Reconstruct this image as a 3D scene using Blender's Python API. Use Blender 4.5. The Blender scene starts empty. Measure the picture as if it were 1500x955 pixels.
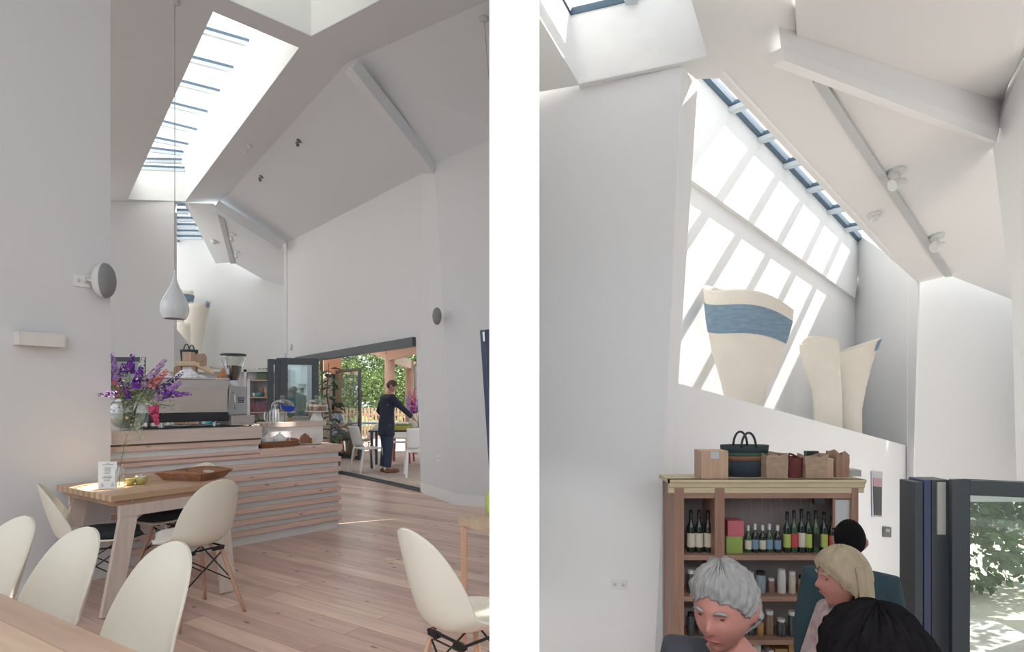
import bpy, bmesh, math, random
from mathutils import Vector, Matrix, Euler
from mathutils.geometry import tessellate_polygon
random.seed(7)
C = bpy.context.scene.collection
F, H, HY = 850.0, 1.35, 585.0          # focal length in px, eye height, horizon row (1500 x 955 frame)
PI = math.pi
V = Vector

# ------------------------------------------------------------------ measuring helpers
def ray(px, py): return V(((px-750)/F, 1.0, (HY-py)/F))
EYE = V((0, 0, H))
def P(px, py, D): return EYE + ray(px, py)*D
def plane(a, b, c):
    n = (b-a).cross(c-a).normalized(); return (n, n.dot(a))
def on(px, py, pl):
    r = ray(px, py); return EYE + r*((pl[1]-pl[0].dot(EYE))/pl[0].dot(r))
def onz(px, py, z): return on(px, py, (V((0, 0, 1)), z))

# ------------------------------------------------------------------ materials
MATS = {}
def mat(name, col, rough=.6, metal=0., var=0., vscale=8., bump=0., bscale=60., trans=0., spec=.5, alpha=None, emit=None, coat=0., stretch=None):
    if name in MATS: return MATS[name]
    m = bpy.data.materials.new(name); m.use_nodes = True; MATS[name] = m
    nt = m.node_tree; b = nt.nodes['Principled BSDF']
    c = (*col, 1)
    b.inputs['Base Color'].default_value = c
    b.inputs['Roughness'].default_value = rough; b.inputs['Metallic'].default_value = metal
    b.inputs['Specular IOR Level'].default_value = spec; b.inputs['Coat Weight'].default_value = coat
    if trans: b.inputs['Transmission Weight'].default_value = trans
    if emit:
        b.inputs['Emission Color'].default_value = (*emit[:3], 1); b.inputs['Emission Strength'].default_value = emit[3]
    tc = nt.nodes.new('ShaderNodeTexCoord')
    mp = nt.nodes.new('ShaderNodeMapping'); nt.links.new(tc.outputs['Object'], mp.inputs[0])
    if stretch: mp.inputs['Scale'].default_value = stretch
    no = nt.nodes.new('ShaderNodeTexNoise'); no.inputs['Scale'].default_value = vscale; no.inputs['Detail'].default_value = 4
    nt.links.new(mp.outputs[0], no.inputs['Vector'])
    v = var if var else .04
    mx = nt.nodes.new('ShaderNodeMix'); mx.data_type = 'RGBA'
    mx.inputs['A'].default_value = tuple(max(0, x*(1-v)) for x in col)+(1,)
    mx.inputs['B'].default_value = tuple(min(1, x*(1+v)) for x in col)+(1,)
    nt.links.new(no.outputs[0], mx.inputs['Factor']); nt.links.new(mx.outputs['Result'], b.inputs['Base Color'])
    if bump:
        n2 = nt.nodes.new('ShaderNodeTexNoise'); n2.inputs['Scale'].default_value = bscale
        nt.links.new(mp.outputs[0], n2.inputs['Vector'])
        bp = nt.nodes.new('ShaderNodeBump'); bp.inputs['Strength'].default_value = bump; bp.inputs['Distance'].default_value = .01
        nt.links.new(n2.outputs[0], bp.inputs['Height']); nt.links.new(bp.outputs[0], b.inputs['Normal'])
    return m

def glass(name, tint=(1, 1, 1), refl=.12, rough=.02):
    if name in MATS: return MATS[name]
    m = bpy.data.materials.new(name); m.use_nodes = True; MATS[name] = m
    nt = m.node_tree; nt.nodes.clear()
    o = nt.nodes.new('ShaderNodeOutputMaterial'); t = nt.nodes.new('ShaderNodeBsdfTransparent'); t.inputs[0].default_value = (*tint, 1)
    g = nt.nodes.new('ShaderNodeBsdfGlossy'); g.inputs['Roughness'].default_value = rough
    fr = nt.nodes.new('ShaderNodeLayerWeight'); fr.inputs[0].default_value = .35
    ma = nt.nodes.new('ShaderNodeMath'); ma.operation = 'MULTIPLY_ADD'; ma.inputs[1].default_value = .5; ma.inputs[2].default_value = refl
    nt.links.new(fr.outputs['Facing'], ma.inputs[0])
    x = nt.nodes.new('ShaderNodeMixShader'); nt.links.new(ma.outputs[0], x.inputs[0])
    nt.links.new(t.outputs[0], x.inputs[1]); nt.links.new(g.outputs[0], x.inputs[2]); nt.links.new(x.outputs[0], o.inputs[0])
    return m

def wood(name, c1, c2, axis='X', knots=.5, rough=.55, scale=1., planks=None, rot=0., gap=(.2, .12, .09), coat=0., kscale=1.):
    """procedural timber: grain stretched along one axis, dark knots, optional plank pattern"""
    if name in MATS: return MATS[name]
    m = bpy.data.materials.new(name); m.use_nodes = True; MATS[name] = m
    nt = m.node_tree; b = nt.nodes['Principled BSDF']; b.inputs['Roughness'].default_value = rough; b.inputs['Coat Weight'].default_value = coat
    N = nt.nodes.new; L = nt.links.new
    tc = N('ShaderNodeTexCoord'); mp0 = N('ShaderNodeMapping'); mp0.inputs['Rotation'].default_value = (0, 0, rot)
    L(tc.outputs['Object'], mp0.inputs[0])
    s = {'X': (1.2, 14, 14), 'Y': (14, 1.2, 14), 'Z': (14, 14, 1.2)}[axis]
    mp = N('ShaderNodeMapping'); mp.inputs['Scale'].default_value = tuple(k*scale for k in s); L(mp0.outputs[0], mp.inputs[0])
    src = mp.outputs[0]
    br = None
    if planks:
        br = N('ShaderNodeTexBrick'); br.inputs['Scale'].default_value = 1.
        br.inputs['Brick Width'].default_value = planks[0]; br.inputs['Row Height'].default_value = planks[1]
        br.inputs['Mortar Size'].default_value = .0016; br.inputs['Mortar Smooth'].default_value = .2; br.offset = .37; br.squash = 1.
        br.inputs['Color1'].default_value = (0, 0, 0, 1); br.inputs['Color2'].default_value = (1, 1, 1, 1); br.inputs['Mortar'].default_value = (.5, .5, .5, 1)
        L(mp0.outputs[0], br.inputs['Vector'])
        ad = N('ShaderNodeVectorMath'); ad.operation = 'MULTIPLY_ADD'; ad.inputs[1].default_value = (37, 37, 37)
        L(br.outputs['Color'], ad.inputs[0]); L(mp.outputs[0], ad.inputs[2]); src = ad.outputs[0]
    no = N('ShaderNodeTexNoise'); no.inputs['Scale'].default_value = 2.2; no.inputs['Detail'].default_value = 6; no.inputs['Distortion'].default_value = .6
    L(src, no.inputs['Vector'])
    cr = N('ShaderNodeValToRGB'); cr.color_ramp.elements[0].position = .3; cr.color_ramp.elements[1].position = .72
    cr.color_ramp.elements[0].color = (*c2, 1); cr.color_ramp.elements[1].color = (*c1, 1); L(no.outputs[0], cr.inputs[0])
    out = cr.outputs[0]
    if br:
        mx = N('ShaderNodeMix'); mx.data_type = 'RGBA'; mx.blend_type = 'MULTIPLY'; mx.inputs['Factor'].default_value = 1
        r2 = N('ShaderNodeValToRGB'); r2.color_ramp.elements[0].color = (.80, .72, .72, 1); r2.color_ramp.elements[1].color = (1.08, 1.06, 1.02, 1)
        L(br.outputs['Color'], r2.inputs[0]); L(out, mx.inputs['A']); L(r2.outputs[0], mx.inputs['B']); out = mx.outputs['Result']
        mg = N('ShaderNodeMix'); mg.data_type = 'RGBA'; mg.inputs['B'].default_value = (*gap, 1)
        L(br.outputs['Fac'], mg.inputs['Factor']); L(out, mg.inputs['A']); out = mg.outputs['Result']
    if knots:
        vm = N('ShaderNodeMapping'); vm.inputs['Scale'].default_value = tuple((3.2 if k < 2 else 8.5)*kscale for k in s); L(mp0.outputs[0], vm.inputs[0])
        vo = N('ShaderNodeTexVoronoi'); vo.inputs['Scale'].default_value = 1.35; L(vm.outputs[0], vo.inputs['Vector'])
        rr = N('ShaderNodeValToRGB'); rr.color_ramp.elements[0].position = .05; rr.color_ramp.elements[1].position = .13
        rr.color_ramp.elements[0].color = (1, 1, 1, 1); rr.color_ramp.elements[1].color = (0, 0, 0, 1); L(vo.outputs['Distance'], rr.inputs[0])
        mu = N('ShaderNodeMath'); mu.operation = 'MULTIPLY'; mu.inputs[1].default_value = knots; L(rr.outputs[0], mu.inputs[0])
        mk = N('ShaderNodeMix'); mk.data_type = 'RGBA'; mk.inputs['B'].default_value = (c2[0]*.35, c2[1]*.28, c2[2]*.25, 1)
        L(mu.outputs[0], mk.inputs['Factor']); L(out, mk.inputs['A']); out = mk.outputs['Result']
    L(out, b.inputs['Base Color'])
    return m

# ------------------------------------------------------------------ mesh builder
class MB:
    def __init__(s): s.v = []; s.f = []
    def add(s, vs, fs):
        o = len(s.v); s.v += [V(x) for x in vs]; s.f += [tuple(i+o for i in f) for f in fs]; return s
    def box(s, c, d, M=None):
        c = V(c); x, y, z = d[0]/2, d[1]/2, d[2]/2
        vs = [V((a*x, b*y, e*z)) for a in (-1, 1) for b in (-1, 1) for e in (-1, 1)]
        vs = [c+(M @ p if M else p) for p in vs]
        return s.add(vs, [(0, 1, 3, 2), (4, 6, 7, 5), (0, 4, 5, 1), (2, 3, 7, 6), (0, 2, 6, 4), (1, 5, 7, 3)])
    def bb(s, a, b): return s.box([(a[i]+b[i])/2 for i in range(3)], [abs(b[i]-a[i]) for i in range(3)])
    def bar(s, a, b, w, h=None, up=(0, 0, 1)):
        a = V(a); b = V(b); d = b-a; L = d.length; d.normalize(); h = h or w
        u = V(up); x = d.cross(u)
        if x.length < 1e-4: x = d.cross(V((0, 1, 0)))
        x.normalize(); y = x.cross(d).normalized()
        M = Matrix((x, d, y)).transposed()
        return s.box((a+b)/2, (w, L, h), M)
    def tube(s, pts, r, n=8, caps=True):
        pts = [V(p) for p in pts]; R = r if isinstance(r, (list, tuple)) else [r]*len(pts)
        vs = []; prev = None
        for i, p in enumerate(pts):
            d = (pts[min(i+1, len(pts)-1)]-pts[max(i-1, 0)]).normalized()
            if prev is None:
                x = d.cross(V((0, 0, 1)));
                if x.length < 1e-3: x = d.cross(V((0, 1, 0)))
            else: x = prev-d*prev.dot(d)
            x.normalize(); prev = x; y = d.cross(x)
            for k in range(n):
                t = 2*PI*k/n; vs.append(p+(x*math.cos(t)+y*math.sin(t))*R[i])
        fs = []
        for i in range(len(pts)-1):
            for k in range(n):
                k2 = (k+1) % n; fs.append((i*n+k, i*n+k2, (i+1)*n+k2, (i+1)*n+k))
        if caps: fs += [tuple(range(n))[::-1], tuple((len(pts)-1)*n+k for k in range(n))]
        return s.add(vs, fs)
    def lathe(s, prof, c=(0, 0, 0), n=32, sx=1, sy=1, M=None, warp=None, caps=False):
        c = V(c); vs = []
        for r, z in prof:
            for k in range(n):
                t = 2*PI*k/n; p = V((r*math.cos(t)*sx, r*math.sin(t)*sy, z))
                if warp: p = warp(p, t)
                vs.append(c+(M @ p if M else p))
        fs = [(i*n+k, i*n+(k+1) % n, (i+1)*n+(k+1) % n, (i+1)*n+k) for i in range(len(prof)-1) for k in range(n)]
        if caps: fs += [tuple(range(n))[::-1], tuple((len(prof)-1)*n+k for k in range(n))]
        return s.add(vs, fs)
    def grid(s, rows):
        n = len(rows[0]); vs = [p for r in rows for p in r]
        return s.add(vs, [(i*n+k, i*n+k+1, (i+1)*n+k+1, (i+1)*n+k) for i in range(len(rows)-1) for k in range(n-1)])
    def ball(s, c, r, n=12, m=8, M=None):
        c = V(c); R = r if isinstance(r, (list, tuple)) else (r, r, r)
        pr = []
        vs = []
        for i in range(m+1):
            ph = PI*i/m
            for k in range(n):
                t = 2*PI*k/n; p = V((math.sin(ph)*math.cos(t)*R[0], math.sin(ph)*math.sin(t)*R[1], -math.cos(ph)*R[2]))
                vs.append(c+(M @ p if M else p))
        return s.add(vs, [(i*n+k, i*n+(k+1) % n, (i+1)*n+(k+1) % n, (i+1)*n+k) for i in range(m) for k in range(n)])
    def prism(s, loops, off):
        """solid from an outline (+ holes): front face on loops, extruded by vector off"""
        tri = tessellate_polygon([[V(p) for p in l] for l in loops]); off = V(off)
        flat = [V(p) for l in loops for p in l]; n = len(flat)
        fs = [tuple(t) for t in tri]+[tuple(i+n for i in t[::-1]) for t in tri]
        o = 0
        for l in loops:
            m = len(l)
            for i in range(m): j = (i+1) % m; fs.append((o+i, o+j, o+j+n, o+i+n))
            o += m
        return s.add(flat+[p+off for p in flat], fs)
    def build(s, name, m, parent=None, smooth=False, bevel=0, loc=None, rotz=0, origin=None, sub=0, solid=0, auto=None):
        me = bpy.data.meshes.new(name)
        o0 = V(origin) if origin is not None else V((0, 0, 0))
        me.from_pydata([p-o0 for p in s.v], [], s.f); me.validate()
        b = bmesh.new(); b.from_mesh(me); bmesh.ops.remove_doubles(b, verts=b.verts, dist=1e-5)
        bmesh.ops.recalc_face_normals(b, faces=b.faces); b.to_mesh(me); b.free()
        if m: me.materials.append(m)
        if smooth:
            for p in me.polygons: p.use_smooth = True
        ob = bpy.data.objects.new(name, me); C.objects.link(ob)
        if parent: ob.parent = parent
        if origin is not None: ob.location = o0
        if loc is not None: ob.location = loc
        if rotz: ob.rotation_euler = (0, 0, rotz)
        if solid:
            q = ob.modifiers.new('thick', 'SOLIDIFY'); q.thickness = solid; q.offset = 0
        if bevel:
            q = ob.modifiers.new('edge', 'BEVEL'); q.width = bevel; q.segments = 2; q.limit_method = 'ANGLE'
        if sub:
            q = ob.modifiers.new('sub', 'SUBSURF'); q.levels = sub; q.render_levels = sub
        if auto and smooth:
            q = ob.modifiers.new('es', 'EDGE_SPLIT'); q.split_angle = math.radians(auto)
        return ob

def tag(o, label=None, cat=None, group=None, kind=None):
    if label: o['label'] = label
    if cat: o['category'] = cat
    if group: o['group'] = group
    if kind: o['kind'] = kind
    return o
def thing(name, label, cat, loc=(0, 0, 0), rotz=0, group=None):
    o = bpy.data.objects.new(name, None); C.objects.link(o); o.empty_display_size = .05
    o.location = loc; o.rotation_euler = (0, 0, rotz); return tag(o, label, cat, group)
def dup(root, loc=None, rotz=None, label=None, group=None, scale=None):
    r = root.copy(); C.objects.link(r)
    if loc is not None: r.location = loc
    if rotz is not None: r.rotation_euler = (0, 0, rotz)
    if label: r['label'] = label
    if group: r['group'] = group
    if scale: r.scale = scale
    for ch in list(root.children):
        c = ch.copy(); C.objects.link(c); c.parent = r
        for g in ch.children:
            d = g.copy(); C.objects.link(d); d.parent = c
    return r
def text(name, s, size, m, M, parent=None, align='CENTER'):
    cu = bpy.data.curves.new(name, 'FONT'); cu.body = s; cu.size = size; cu.align_x = align; cu.extrude = .0006
    tmp = bpy.data.objects.new('tmp', cu); C.objects.link(tmp); bpy.context.view_layer.update()
    me = bpy.data.meshes.new_from_object(tmp.evaluated_get(bpy.context.evaluated_depsgraph_get())); bpy.data.objects.remove(tmp); bpy.data.curves.remove(cu)
    me.transform(M); me.materials.clear(); me.materials.append(m)
    o = bpy.data.objects.new(name, me); C.objects.link(o); o.parent = parent
    return o

def slab(name, loops, m, thick=.12, kind='structure', label=None, away=True):
    """a wall or ceiling plate: its seen face lies on the given outline, its thickness goes away from the room"""
    if not isinstance(loops[0], list): loops = [loops]
    a, b, c = loops[0][0], loops[0][1], loops[0][2]
    n = V((0, 0, 0)); l = loops[0]
    for i in range(len(l)): n += (l[i]-l[0]).cross(l[(i+1) % len(l)]-l[0])
    n.normalize()
    cen = sum(l, V((0, 0, 0)))/len(l)
    if n.dot(cen-EYE) < 0: n = -n
    o = MB().prism(loops, n*thick).build(name, m)
    o['kind'] = kind
    return o
# ================================================================== materials of the shell
PLR = mat('lit_white_plaster', (.83, .83, .83), .9, var=.01, vscale=.8, bump=.06, bscale=220, spec=.2)  # paler copy of the white plaster; stronger light is put into its colour
CER = mat('lit_ceiling_plaster', (.84, .835, .83), .9, var=.01, vscale=.8, bump=.05, bscale=220, spec=.2)  # ceiling plaster lightened the same way, brightness put into the colour
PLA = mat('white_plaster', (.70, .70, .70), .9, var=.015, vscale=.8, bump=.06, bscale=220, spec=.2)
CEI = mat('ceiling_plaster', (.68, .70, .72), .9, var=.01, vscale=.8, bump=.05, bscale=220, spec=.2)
WHI = mat('gloss_white_paint', (.78, .78, .77), .45)
FRA = mat('anthracite_aluminium', (.075, .09, .10), .45, metal=.2)
BLU = mat('slate_blue_frame', (.10, .16, .23), .45)
PALEBAR = mat('pale_glazing_bar', (.60, .66, .70), .5)
GLA = glass('window_glass')
SKY = glass('roof_glass', refl=.0)
FLOORB = wood('pine_floor', (.82, .635, .54), (.60, .425, .355), 'X', knots=1.0, kscale=.8, rough=.33, scale=.5, planks=(2.6, .135), rot=math.radians(32.4), gap=(.24, .15, .12))

# ================================================================== partition between the two halves
o = MB().bb(((717-750)/F*.9, .9, -.3), ((790-750)/F*.9, 1.25, 6.0)).build('wall_partition', mat('bright_white_paint', (.88, .88, .88), .8, spec=.1)); o['kind'] = 'structure'

# ================================================================== LEFT ROOM
# door wall: a vertical plane through two points read off the floor track
DW0 = V((-1.265, 8.4, 0)); DWd = V((-1.89, 2.2, 0)).normalized(); DWn = V((-DWd.y, DWd.x, 0))      # DWn points into the room
if DWn.dot(V((0, -1, 0))) < 0: DWn = -DWn
DWP = plane(DW0, DW0+DWd, DW0+V((0, 0, 1)))
dw = lambda px, py: on(px, py, DWP)
def dwx(px):
    p = dw(px, HY); return V((p.x, p.y, 0))
zc = 5.5
jr = dwx(617); jl = dwx(441); cr = dwx(640); cl = dwx(416)
up = lambda p, z: V((p.x, p.y, z))
DH = 2.25
top_r = dw(640, 243); top_l = dw(416, 358)
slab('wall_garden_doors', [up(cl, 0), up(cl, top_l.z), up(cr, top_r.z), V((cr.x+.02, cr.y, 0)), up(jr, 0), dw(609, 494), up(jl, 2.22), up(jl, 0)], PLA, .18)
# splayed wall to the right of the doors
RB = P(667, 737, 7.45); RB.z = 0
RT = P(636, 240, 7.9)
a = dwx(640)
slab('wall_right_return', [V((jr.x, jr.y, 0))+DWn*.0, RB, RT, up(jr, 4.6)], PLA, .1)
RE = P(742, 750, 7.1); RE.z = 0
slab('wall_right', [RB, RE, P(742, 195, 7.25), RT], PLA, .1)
# skirting
def skirt(name, a, b, h=.14, off=.014):
    a = V((a.x, a.y, 0)); b = V((b.x, b.y, 0)); d = (b-a).normalized(); n = V((d.y, -d.x, 0))
    if n.dot(EYE-a) < 0: n = -n
    o = MB().prism([[a, b, b+V((0, 0, h)), a+V((0, 0, h))]], n*off).build(name, WHI); o['kind'] = 'structure'
skirt('baseboard_right', RB, RE); skirt('baseboard_garden', jr, RB)
# ceiling, level at zc, with the long roof light, the second one over the camera and the small one at the far end
s1 = [onz(312, 17, zc), onz(438, 70, zc), onz(271, 295, zc), onz(187, 292, zc)]
A2 = onz(456, 53, zc); u2a = (onz(335, 0, zc)-A2).normalized(); u2b = (onz(557, 0, zc)-A2).normalized()
s2 = [A2, A2+u2a*1.2, A2+u2a*1.2+u2b*1.25, A2+u2b*1.25]
s3 = [onz(256, 299, zc), onz(273, 299, zc), onz(309, 362, zc), onz(262, 362, zc)]
cr1 = onz(508, 92, zc); cr2 = onz(323, 297, zc)
p717 = onz(745, -12, zc)
outer = [onz(120, 297.3, zc), onz(271, 297.3, zc), onz(312, 299.5, zc), cr2, cr1, p717, V((0, 2.6, zc)), V((-6.5, 2.6, zc)), V((-12.5, 8, zc))]
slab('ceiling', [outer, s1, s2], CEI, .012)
slab('ceiling_behind', [V((-6.5, 2.6, zc)), V((.3, 2.6, zc)), V((.3, -1.5, zc)), V((-6.5, -1.5, zc))], CEI, .05)  # ceiling carried on unseen overhead to stop the sun leaking in
# shaft sides of the roof lights
zg = 6.57
SHA = mat('roof_shaft_plaster', (.80, .81, .80), .9, var=.01, spec=.2)
def shaft(name, pts, z0, z1, m=None):
    mb = MB(); n = len(pts); c = sum(pts, V())/n
    for i in range(n):
        a, b = pts[i], pts[(i+1) % n]; d = (b-a).normalized(); o_ = V((d.y, -d.x, 0))
        if o_.dot(a-c) < 0: o_ = -o_
        z1a = z1[i] if isinstance(z1, list) else z1; z1b = z1[(i+1) % n] if isinstance(z1, list) else z1
        mb.prism([[up(a, z0), up(b, z0), up(b, z1b), up(a, z1a)]], o_*.08)
    o = mb.build(name, m or SHA); o['kind'] = 'structure'
shaft('trim_1', s1, zc+.012, [zg, zg, 6.17, 6.17])
shaft('trim_2', s2, zc+.012, 6.9)
# glazing bars of the long roof light
def skylight(name, corners, bars, zlist, barw=.05, barh=.05, frame=True, glassmat=None, kindn='structure'):
    c = sum(corners, V())/len(corners)
    root = thing(name, None, None, c); del_keys = None
    root['kind'] = 'structure'
    g = MB(); g.prism([corners], (0, 0, .012)).build('pane', glassmat or SKY, root).location = -c
    for a, b in bars:
        MB().bar(a, b, barw, barh).build('glazing_bar', BLU, root).location = -c
        MB().bar(a-V((0, 0, .05)), b-V((0, 0, .05)), barw*1.15, .055).build('glazing_bar', PALEBAR, root).location = -c
    if frame:
        mb = MB()
        for i in range(len(corners)): mb.bar(corners[i], corners[(i+1) % len(corners)], .05, .06)
        mb.build('frame', BLU, root).location = -c
    return root
e0, e1 = s1[1], s1[2]; ed = (e1-e0)
sp = plane(e0, e1, e0+V((0, 0, 1)))
cross = V((-.774, -.633, 0))
bars = []
for px, py, qx, qy in [(365, 61, 300, 42), (342, 100, 280, 84), (322, 133.5, 264, 119), (304, 163, 250.5, 151), (288.5, 189, 238, 178), (276, 212, 227, 202)]:
    a = on(px, py, sp); a.z = zg; b = onz(qx, qy, zg); b = a+(b-a)*1.35; bars.append((a, b))
g_end = bars[-1][0]
for (px, py, qx, qy), z in zip([(269, 223, 220, 217), (267, 234, 213, 233)], (6.50, 6.34)):
    a = P(px, py, (z-H)*F/(HY-py)); b = P(qx, qy, (z-H)*F/(HY-qy)); bars.append((a, b))
c_near = up(s1[1], zg); c_near2 = up(s1[0], zg)
skylight('window_1', [up(s1[1], zg), up(bars[5][0], zg), up(bars[5][1], zg), up(s1[0], zg)+V((-.5, -.3, 0))], bars[:6], None, frame=False)
far_r = up(s1[2], 6.17); far_l = up(s1[3], 6.17)
skylight('window_2', [bars[5][0]+V((0, 0, 0)), far_r, far_l+V((-.3, 0, 0)), bars[5][1]], bars[6:]+[(far_r+V((0, 0, .03)), far_l+V((0, 0, .03)))], None, frame=False)
gz = 6.9
skylight('window_3', [up(p, gz) for p in s2], [(up(s2[0].lerp(s2[1], .5), gz), up(s2[3].lerp(s2[2], .5), gz))], None)
# sloping ceiling between ridge crease and the door wall, and the near bay
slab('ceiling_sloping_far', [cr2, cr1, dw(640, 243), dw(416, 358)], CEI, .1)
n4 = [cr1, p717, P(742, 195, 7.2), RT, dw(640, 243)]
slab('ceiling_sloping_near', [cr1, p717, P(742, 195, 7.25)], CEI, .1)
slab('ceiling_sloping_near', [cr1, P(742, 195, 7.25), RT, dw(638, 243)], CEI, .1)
# painted beams
def beam(name, a, b, w, h):
    o = MB().bar(a, b, w, h).build(name, CEI, bevel=.004); o['kind'] = 'structure'
bd = (dw(630, 248)-P(516, 98, 7.05))
beam('trim_3', P(515, 97, 6.95), P(633, 247, 7.95), .15, .17)
beam('trim_4', P(316, 301, 11.8), P(413, 362, 12.5), .18, .20)
# ceiling of the far bay
fb = [P(271, 297.3, 12.2), P(312, 299.5, 12.1), P(417, 362, 12.85), P(417, 428, 14.9), P(341, 385, 14.9), P(316, 386, 14.9)]
pf = plane(P(271, 297.3, 12.2), P(417, 362, 12.85), P(328, 385, 14.9))
fb = [on(px, py, pf) for px, py in [(271, 297.3), (312, 299), (420, 364), (420, 430), (413, 425), (341, 384), (316, 386)]]
slab('ceiling_far_bay', fb, CEI, .012)
ga, gb = on(323, 310, pf), on(341, 384, pf)
nf = pf[0] if pf[0].z < 0 else -pf[0]
o = MB().bar(ga+nf*.02, gb+nf*.02, .10, .05).build('trim_5', mat('groove_shade_paint', (.55, .56, .57), .9)); o['kind'] = 'structure'  # raised grey bar; the groove's shade is put into its colour
# end wall beside the roof light, frontal at 12.15 m
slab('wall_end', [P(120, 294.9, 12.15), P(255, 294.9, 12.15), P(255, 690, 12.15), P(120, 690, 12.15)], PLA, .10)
slab('wall_far_sun_stop', [dwx(421), V((-5.35, 15.4, 0)), V((-5.35, 15.4, 6.5)), up(dwx(421), 6.5)], PLA, .02)  # hidden wall added to stop sun entering the far bay
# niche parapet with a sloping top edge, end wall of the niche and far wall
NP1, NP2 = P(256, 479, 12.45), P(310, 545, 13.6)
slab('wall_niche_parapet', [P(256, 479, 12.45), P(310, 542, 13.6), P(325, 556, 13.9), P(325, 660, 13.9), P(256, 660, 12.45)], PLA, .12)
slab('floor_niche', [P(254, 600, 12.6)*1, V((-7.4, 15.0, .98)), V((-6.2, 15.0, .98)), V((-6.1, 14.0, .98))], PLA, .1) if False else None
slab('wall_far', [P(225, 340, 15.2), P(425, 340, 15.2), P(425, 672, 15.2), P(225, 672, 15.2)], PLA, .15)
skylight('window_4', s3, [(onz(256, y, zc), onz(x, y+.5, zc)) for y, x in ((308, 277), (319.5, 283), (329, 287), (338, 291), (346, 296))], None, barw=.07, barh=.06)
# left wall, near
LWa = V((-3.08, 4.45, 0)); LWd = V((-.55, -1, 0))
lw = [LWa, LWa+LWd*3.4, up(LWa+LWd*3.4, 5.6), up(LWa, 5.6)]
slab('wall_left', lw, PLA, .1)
skirt('baseboard_left', LWa+LWd*.01, LWa+LWd*3.3, .1)
LWP = plane(LWa, LWa+LWd, LWa+V((0, 0, 1)))
# floor
fl = [V((-5.2, -1.5, 0)), V((0, -1.5, 0)), V((0, 7.0, 0)), up(RE, 0), up(RB, 0), up(jr, 0), up(cl, 0), V((-5.6, 15.2, 0)), V((-10.5, 15.2, 0)), V((-10.5, 8, 0))]
o = MB().prism([fl], (0, 0, -.12)).build('floor', FLOORB); o['kind'] = 'structure'
# door track and head
FR2 = mat('dark_track_metal', (.10, .11, .12), .4, metal=.5)
hd = dw(609, 494)
o = MB(); dn = DWn
ja = dwx(618); jb = dwx(436)
o.bar(up(ja, .012)-dn*.05, up(jb, .012)-dn*.05, .14, .024)
for q in (-.01, -.05, -.09): o.bar(up(ja, .026)+dn*q, up(jb, .026)+dn*q, .012, .012)
o = o.build('trim_6', FR2); o['kind'] = 'structure'
o = MB().bar(up(dwx(609), 2.205)+dn*.0, up(jb, 2.165)+dn*.0, .12, .13).build('trim_7', FRA); o['kind'] = 'structure'

# ================================================================== RIGHT ROOM (its floor steps down; roof slopes away)
SHR = mat('roof_shaft_white', (.88, .88, .88), .9, spec=.2)
cc = (1.12, 1.0)
def vp(n0): # vertical plane n.p = n0 along the niche direction
    n = V((1, -1.12, 0))/math.hypot(1, 1.12); return (n, n0)
ZR = -1.15
W1 = vp(-3.9); W2 = vp(-3.97); PAR = vp(-2.8); CE = vp(-2.65)
eP1, eP2 = on(1053, 115, CE), on(1290, 365, CE)
B1 = plane(eP1, eP2, P(1190, 105, 5.2))
b1 = lambda px, py: on(px, py, B1)
nB = B1[0] if B1[0].z > 0 else -B1[0]
# niche back wall, upper face and recessed lower face
w1a, w1b = on(1012, 262, W1), on(1253, 437, W1)
slab('wall_niche_upper', [on(985, 243, W1), on(1253, 437, W1), on(1262, 359, W1), on(985, 66, W1)], PLR, .3)
slab('wall_niche_lower', [on(960, 190, W2), on(1253, 415, W2), on(1253, 720, W2), on(960, 720, W2)], PLR, .2)
# end wall of the niche and far wall
Nc = on(1253, HY, W2); Nc.z = 0
Ne = P(1330, HY, 9.5); Ne.z = 0
NE = plane(Nc, Ne, Nc+V((0, 0, 1)))
slab('wall_niche_end', [on(1253, 340, NE), on(1346, 404, NE), on(1330, 980, NE), on(1253, 980, NE)], PLR, .02)
F2a = P(1330, HY, 9.5); F2b = P(1490, HY, 10.3); F2 = plane(F2a, F2b, F2a+V((0, 0, 1)))
f2 = lambda px, py: on(px, py, F2)
slab('wall_far_right', [f2(1330, 406), f2(1395, 396), f2(1500, 440), f2(1500, 735), f2(1378, 735), f2(1378, 990), f2(1330, 990)], PLR, .02)
# parapet under the vases: sloping top edge
slab('wall_parapet', [on(989, 560, PAR), on(1322, 651, PAR), on(1332, 654, PAR), on(1332, 985, PAR), on(940, 985, PAR), on(962, 560, PAR)], PLR, .14)
slab('wall_niche_side', [on(1018, 116, vp(-2.8)), on(989, 560, vp(-2.8)), on(989, 560, vp(-2.8))+V((-1.0, 1.1, 0))*.9, on(1018, 116, vp(-2.8))+V((-1.0, 1.1, 0))*.9], PLR, .05)
# left wall block and its reveal
E1t, E1b = P(998, 98, 5.06), P(958, 955, 4.6)
LP = plane(E1t, E1b, P(850, 123, 5.25))
lp = lambda px, py: on(px, py, LP)
slab('wall_left_block', [lp(764, 136), lp(850, 124), lp(998, 98), lp(972, 700), lp(958, 985), lp(764, 985)], PLR, .1)
slab('wall_reveal', [lp(998, 98), on(1019, 116, PAR), on(989, 560, PAR), lp(978, 560)], PLR, .02)
slab('wall_reveal_lower', [lp(978, 560), on(989, 560, PAR), on(975, 985, PAR), lp(957, 985)], PLR, .02)
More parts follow.
